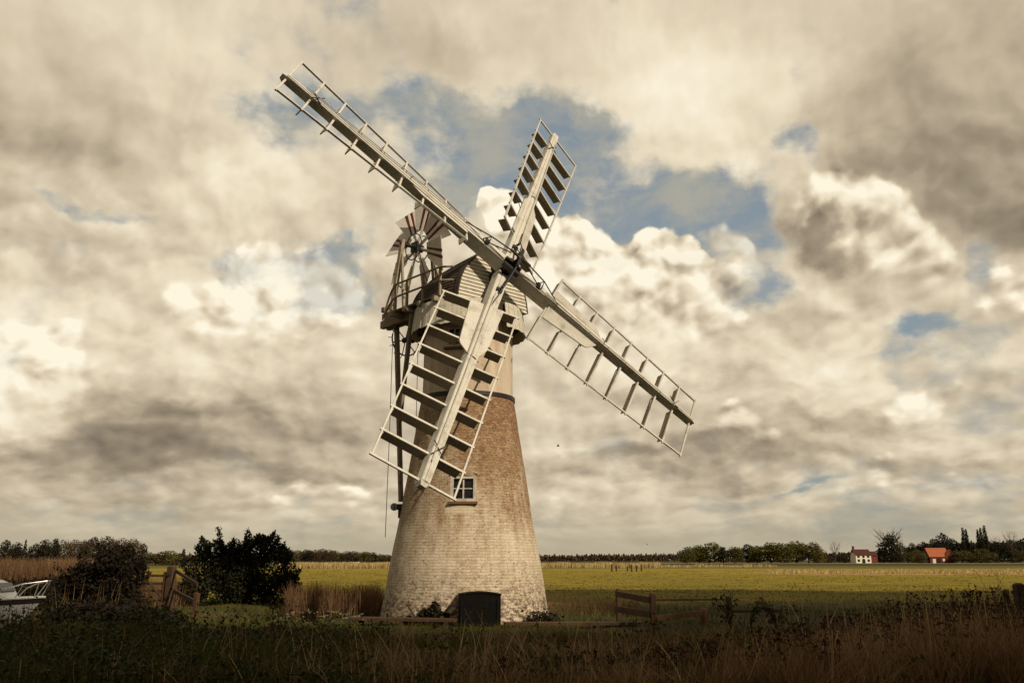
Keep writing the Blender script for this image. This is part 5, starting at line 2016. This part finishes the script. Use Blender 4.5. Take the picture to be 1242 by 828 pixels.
# the wood on the far left
LEFT = [("dark", 4, 656, 20), ("dark", 17, 659, 16), ("conifer", 27, 656, 9), ("dark", 40, 660, 20), ("dark", 52, 656, 20), ("dark", 64, 654.5, 18), ("brown", 76, 655, 18),
        ("brown", 88, 656, 18), ("brown", 100, 655, 20), ("dark", 112, 653, 20), ("brown", 126, 652, 24), ("brown", 143, 653, 24), ("brown", 158, 655, 22), ("dark", 171, 660, 16)]
for i, (k, px, ty, w) in enumerate(LEFT):
    adj = {"dark": "dark leafy tree", "brown": "reddish brown bare tree", "conifer": "small pointed conifer"}[k]
    tree(k, px, ty, w, 300 + 9 * ((i * 5) % 4), f"{adj}, {ordinal(i)} tree from the left edge in the far left wood", "trees of the far left wood")
MID = [("olive", 188, 669, 26), ("olive", 202, 668, 22), ("dark", 214, 671, 20), ("dark", 221, 666, 8), ("olive", 230, 673, 20)]
for i, (k, px, ty, w) in enumerate(MID):
    adj = {"dark": "dark tree", "olive": "olive green bushy tree"}[k]
    tree(k, px, ty, w, 260 + 14 * i, f"{adj}, {ordinal(i)} from the left in the row behind the field gate", "trees behind the gate")
x = 352
i = 0
CEN = []
while x < 476 and i < 17:
    CEN.append(x)
    x += random.uniform(6.5, 9.5)
    i += 1
for i, px in enumerate(CEN):
    k = ["olive", "brown", "olive", "dark", "brown"][i % 5]
    ty = float(np.interp(px, [352, 372, 395, 412, 430, 455, 476], [668, 667, 666, 670, 668, 671, 673])) + random.uniform(-0.8, 0.8)
    adj = {"dark": "dark tree", "olive": "olive tree", "brown": "brown budding tree"}[k]
    tree(k, px, ty, random.uniform(13, 18), 560 + 25 * (i % 3), f"{adj}, {ordinal(i)} from the left in the far row left of the windmill", "trees in the far row left of the windmill")
RIGHT = [("round", 834, 664, 17), ("round", 849, 662, 20), ("round", 861, 659.5, 26), ("dark", 878, 664, 18), ("round", 892, 664, 22), ("dark", 907, 661, 20), ("round", 919, 663, 20), ("round", 936, 659, 26), ("round", 952, 660, 22),
         ("round", 967, 657.5, 26), ("olive", 982, 658, 24), ("olive", 994, 662, 16)]
for i, (k, px, ty, w) in enumerate(RIGHT):
    adj = {"dark": "dark green tree", "round": "round sunlit green tree", "olive": "yellow green willowy tree"}[k]
    tree(k, px, ty, w, 430 + 8 * ((i * 3) % 4), f"{adj}, {ordinal(i)} from the left in the green row right of the windmill", "trees in the green row right of the windmill")
FARM = [
    ("brown", 1004, 672, 14, "low brown tree between the green row and the white house"), ("bare", 1015, 657, 15, "small bare tree left of the white house"), ("brown", 1024, 670, 16, "brown shrubby tree just left of the white house"),
    ("dark", 1068, 667, 16, "small dark tree against the right end of the white house"), ("ivy", 1081, 646, 34, "big ivy clad bare tree right of the white house"), ("bare", 1084, 645.5, 34, "wide bare crown behind the big ivy clad tree"), ("brown", 1093, 658, 18, "brown twiggy tree right of the big ivy clad tree"),
    ("dark", 1073, 665, 16, "dark shrubby tree under the big ivy clad tree"), ("dark", 1090, 669, 18, "low dark bushy tree at the right foot of the ivy clad tree"), ("olive", 1103, 669, 14, "small olive bush tree left of the orange roofed barn"), ("dark", 1108, 659.5, 14, "dark round topped tree left of the barn"), ("olive", 1115, 667, 14, "olive tree touching the left side of the barn"),
    ("dark", 1124, 658, 20, "dark tree behind the barn's left gable"), ("dark", 1135, 655, 20, "dark tree behind the barn's ridge"), ("dark", 1148, 648, 22, "tall dark pine like tree above the barn's right end"), ("dark", 1160, 655, 22, "dark tree right of the tall pine like one"),
    ("poplar", 1173, 643, 6.5, "left poplar of the pair right of the barn"), ("poplar", 1177, 644.5, 6, "right poplar of the pair right of the barn"), ("dark", 1178, 658, 26, "dark tree at the foot of the poplar pair"),
    ("poplar", 1191.5, 645, 6, "shortest poplar of the far right trio"), ("poplar", 1195.5, 643, 6, "middle poplar of the far right trio"), ("poplar", 1200.5, 640.5, 7, "tallest poplar of the far right trio"), ("dark", 1196, 656, 26, "dark tree at the foot of the poplar trio"),
    ("bare", 1213, 652, 15, "bare rounded tree just right of the poplar trio"), ("dark", 1212, 658, 26, "dark tree under the bare rounded tree"), ("bare", 1231, 646, 20, "pale bare tree near the right edge"), ("dark", 1229, 656, 26, "dark tree under the pale bare tree"), ("dark", 1246, 654, 26, "dark tree cut by the right edge"),
    ("olive", 1168, 667, 20, "pale olive bush tree right of the barn in front of the dark wood"), ("olive", 1190, 666, 24, "wide olive bush tree in front of the poplar trio"), ("olive", 1239, 666, 16, "bright olive bush tree at the right edge"), ("brown", 1158, 674, 14, "low russet bush beside the barn's right end"),
]
for i, (k, px, ty, w, lab) in enumerate(FARM):
    front = lab.startswith(("low", "pale olive", "wide olive", "bright", "small olive", "olive tree"))
    tree(k, px, ty, w, 446 if front else 478 + 6 * (i % 4), lab)


def far_wood(name, px0, px1, tops, dist, n, mat, size):
    px = rng.uniform(px0, px1, n)
    s = dist / 1046.8 / 0.975
    top = np.interp(px, [a for a, _ in tops], [b for _, b in tops])
    top = top + 1.3 * np.sin(px * 0.9) * np.sin(px * 0.23 + 1) + 0.8 * np.sin(px * 2.1)
    h = 1.65 + (678.5 - top) * s
    z = h * rng.uniform(0, 1, n) ** 0.6
    d = dist + rng.uniform(-12, 12, n)
    x = (px - 621) / 1046.8 * d / 0.975 * 0.95
    v, f = leaves(np.stack([x, d, z], -1), size)
    tag(mesh_np(name, v, f, mat), kind="stuff")


far_wood("woodland", 640, 850, [(640, 674), (660, 673.5), (690, 674.5), (725, 673), (760, 673.5), (790, 673), (830, 672.5), (850, 674)], 900, 9000, LEAF["brown"], 1.6)
far_wood("woodland", 995, 1045, [(995, 672), (1045, 671)], 500, 2500, LEAF["dark"], 0.9)
far_wood("woodland", 1098, 1290, [(1098, 668), (1125, 661), (1160, 660), (1290, 658)], 520, 12000, LEAF["dark"], 1.0)
far_wood("woodland", -60, 480, [(-60, 672), (180, 673), (350, 674), (480, 675)], 900, 9000, LEAF["brown"], 1.6)

# ------------------------------------------------------------------ farm buildings
M["tile_orange"] = worn("orange_tiles", (0.36, 0.115, 0.05), (0.24, 0.07, 0.032), 0.35, 0.8, (1, 1, 1), 0.8)
M["tile_red"] = worn("dark_red_tiles", (0.075, 0.022, 0.017), (0.045, 0.018, 0.014), 0.4, 0.8, (1, 1, 1), 0.8)
M["wall_white"] = worn("white_render", (0.74, 0.70, 0.60), (0.5, 0.45, 0.36), 0.2, 0.5, (1, 1, 1), 0.85)
M["wall_red"] = worn("dark_red_brick", (0.16, 0.042, 0.028), (0.08, 0.025, 0.018), 0.4, 0.8, (1, 1, 1), 0.9)
M["black_board"] = worn("black_boarding", (0.02, 0.016, 0.013), (0.035, 0.026, 0.02), 0.3, 1.5, (1, 1, 1), 0.8)


def gable_roof(mb, c, dx, dy, hx, hy, z_eave, z_ridge, over=0.4, th=0.18):
    """ridge along dx"""
    for sg in (-1, 1):
        e0 = c - dx * (hx + over) + dy * sg * (hy + over) + UP * (z_eave - over * (z_ridge - z_eave) / hy)
        e1 = c + dx * (hx + over) + dy * sg * (hy + over) + UP * (z_eave - over * (z_ridge - z_eave) / hy)
        r0, r1 = c - dx * (hx + over) + UP * z_ridge, c + dx * (hx + over) + UP * z_ridge
        mb.prism([e0, e1, r1, r0], UP * th)


def box_walls(mb, c, dx, dy, hx, hy, z_eave, z_ridge, mi=0):
    """walls with pointed gables, ridge along dx"""
    pts = [-hy, hy]
    poly = [c - dx * hx + dy * -hy, c - dx * hx + dy * hy, c - dx * hx + dy * hy + UP * z_eave, c - dx * hx + UP * (z_ridge - 0.05), c - dx * hx - dy * hy + UP * z_eave]
    mb.prism(poly, dx * 2 * hx, mi)


def barn():
    o = on_ground(1137, 452)
    t = thing("barn", "dark red barn with a sunlit orange tiled roof", "barn", o)
    dx, dy = V((cos(-0.10), sin(-0.10), 0)), V((-sin(-0.10), cos(-0.10), 0))
    w = MB()
    box_walls(w, o, dx, dy, 4.6, 4.4, 3.3, 7.3)
    w.build("wall", M["wall_red"], t)
    r = MB()
    gable_roof(r, o, dx, dy, 4.6, 4.4, 3.35, 7.35)
    r.build("roof", M["tile_orange"], t)
    w2 = MB()      # cross wing on the right, gable towards the viewer
    c2 = o + dx * 5.2 - dy * 1.4
    box_walls(w2, c2, dy, -dx, 3.4, 2.3, 3.5, 6.4)
    w2.build("wing_wall", M["wall_red"], t)
    r2 = MB()
    gable_roof(r2, c2, dy, -dx, 3.4, 2.3, 3.5, 6.5, 0.35)
    r2.build("wing_roof", M["tile_orange"], t)
    w3 = MB()      # black boarded lean-to on the left
    c3 = o - dx * 6.1 + dy * 0.2
    box_walls(w3, c3, dy, -dx, 3.8, 2.0, 2.7, 5.6)
    w3.build("boarded_wing", M["black_board"], t)
    r3 = MB()
    gable_roof(r3, c3, dy, -dx, 3.8, 2.0, 2.75, 5.7, 0.3)
    r3.build("boarded_wing_roof", M["tile_red"], t)
    for a, ww, z0, z1, m in ((-2.6, 0.7, 0.0, 2.1, "wall_white"), (2.1, 0.55, 1.0, 2.2, "wall_white"), (-0.3, 1.0, 0, 2.4, "black_board")):
        d = MB()
        d.box(o + dx * a - dy * 4.43 + UP * ((z0 + z1) / 2), dx * ww, dy * 0.05, UP * ((z1 - z0) / 2))
        d.build("door" if z0 == 0 else "window", M[m], t)
    d = MB()
    d.box(c2 + dx * 1.6 - dy * 3.44 + UP * 1.2, dx * 0.5, dy * 0.05, UP * 1.2)
    d.build("door", M["wall_white"], t)
    d = MB()
    d.box(c2 + dx * 2.9 - dy * 3.4 + UP * 0.9, dx * 0.55, dy * 0.2, UP * 0.9)
    d.build("side_panel", M["wall_white"], t)


barn()


def house():
    o = on_ground(1049, 455)
    t = thing("farmhouse", "white walled farmhouse with a dark red roof and end chimney", "house", o)
    dx, dy = V((cos(0.08), sin(0.08), 0)), V((-sin(0.08), cos(0.08), 0))
    w = MB()
    box_walls(w, o - dx * 1.6, dx, dy, 4.0, 3.0, 4.2, 6.6)
    w.build("wall", M["wall_white"], t)
    r = MB()
    gable_roof(r, o - dx * 1.6, dx, dy, 4.0, 3.0, 4.25, 6.7)
    rf = r.build("roof", M["tile_red"], t)
    w2 = MB()
    c2 = o + dx * 4.2
    box_walls(w2, c2, dx, dy, 1.75, 2.6, 3.7, 5.6)
    w2.build("wing_wall", M["wall_red"], t)
    r2 = MB()
    gable_roof(r2, c2, dx, dy, 1.75, 2.6, 3.75, 5.7, 0.25)
    r2.build("wing_roof", M["tile_red"], t)
    c = MB()
    c.box(o - dx * 5.2 + UP * 6.6, dx * 0.45, dy * 0.5, UP * 1.6)
    c.box(o - dx * 5.2 + UP * 8.3, dx * 0.52, dy * 0.58, UP * 0.12)
    c.build("chimney", M["wall_red"], rf)
    for a, hw, z0, z1 in ((-4.2, 0.6, 2.7, 3.7), (-1.6, 0.6, 2.7, 3.7), (0.9, 0.6, 2.7, 3.7), (-4.2, 0.6, 0.7, 1.9), (1.0, 0.6, 0.7, 1.9)):
        f = MB()
        f.box(o + dx * a - dy * 3.03 + UP * ((z0 + z1) / 2), dx * hw, dy * 0.05, UP * ((z1 - z0) / 2))
        fo = f.build("window", M["black_board"], t)
        p = MB().box(o + dx * a - dy * 3.09 + UP * ((z0 + z1) / 2), dx * (hw - 0.1), dy * 0.01, UP * ((z1 - z0) / 2 - 0.1))
        p.build("pane", M["glass"], fo)
    d = MB()
    pts = [(-0.85, 0), (0.85, 0), (0.85, 1.5), (0.5, 2.1), (0, 2.3), (-0.5, 2.1), (-0.85, 1.5)]
    d.prism([o - dx * 1.6 + dx * a - dy * 3.04 + UP * (z + 0.01) for a, z in pts], -dy * 0.05)
    d.build("porch_door", M["black_board"], t)


house()
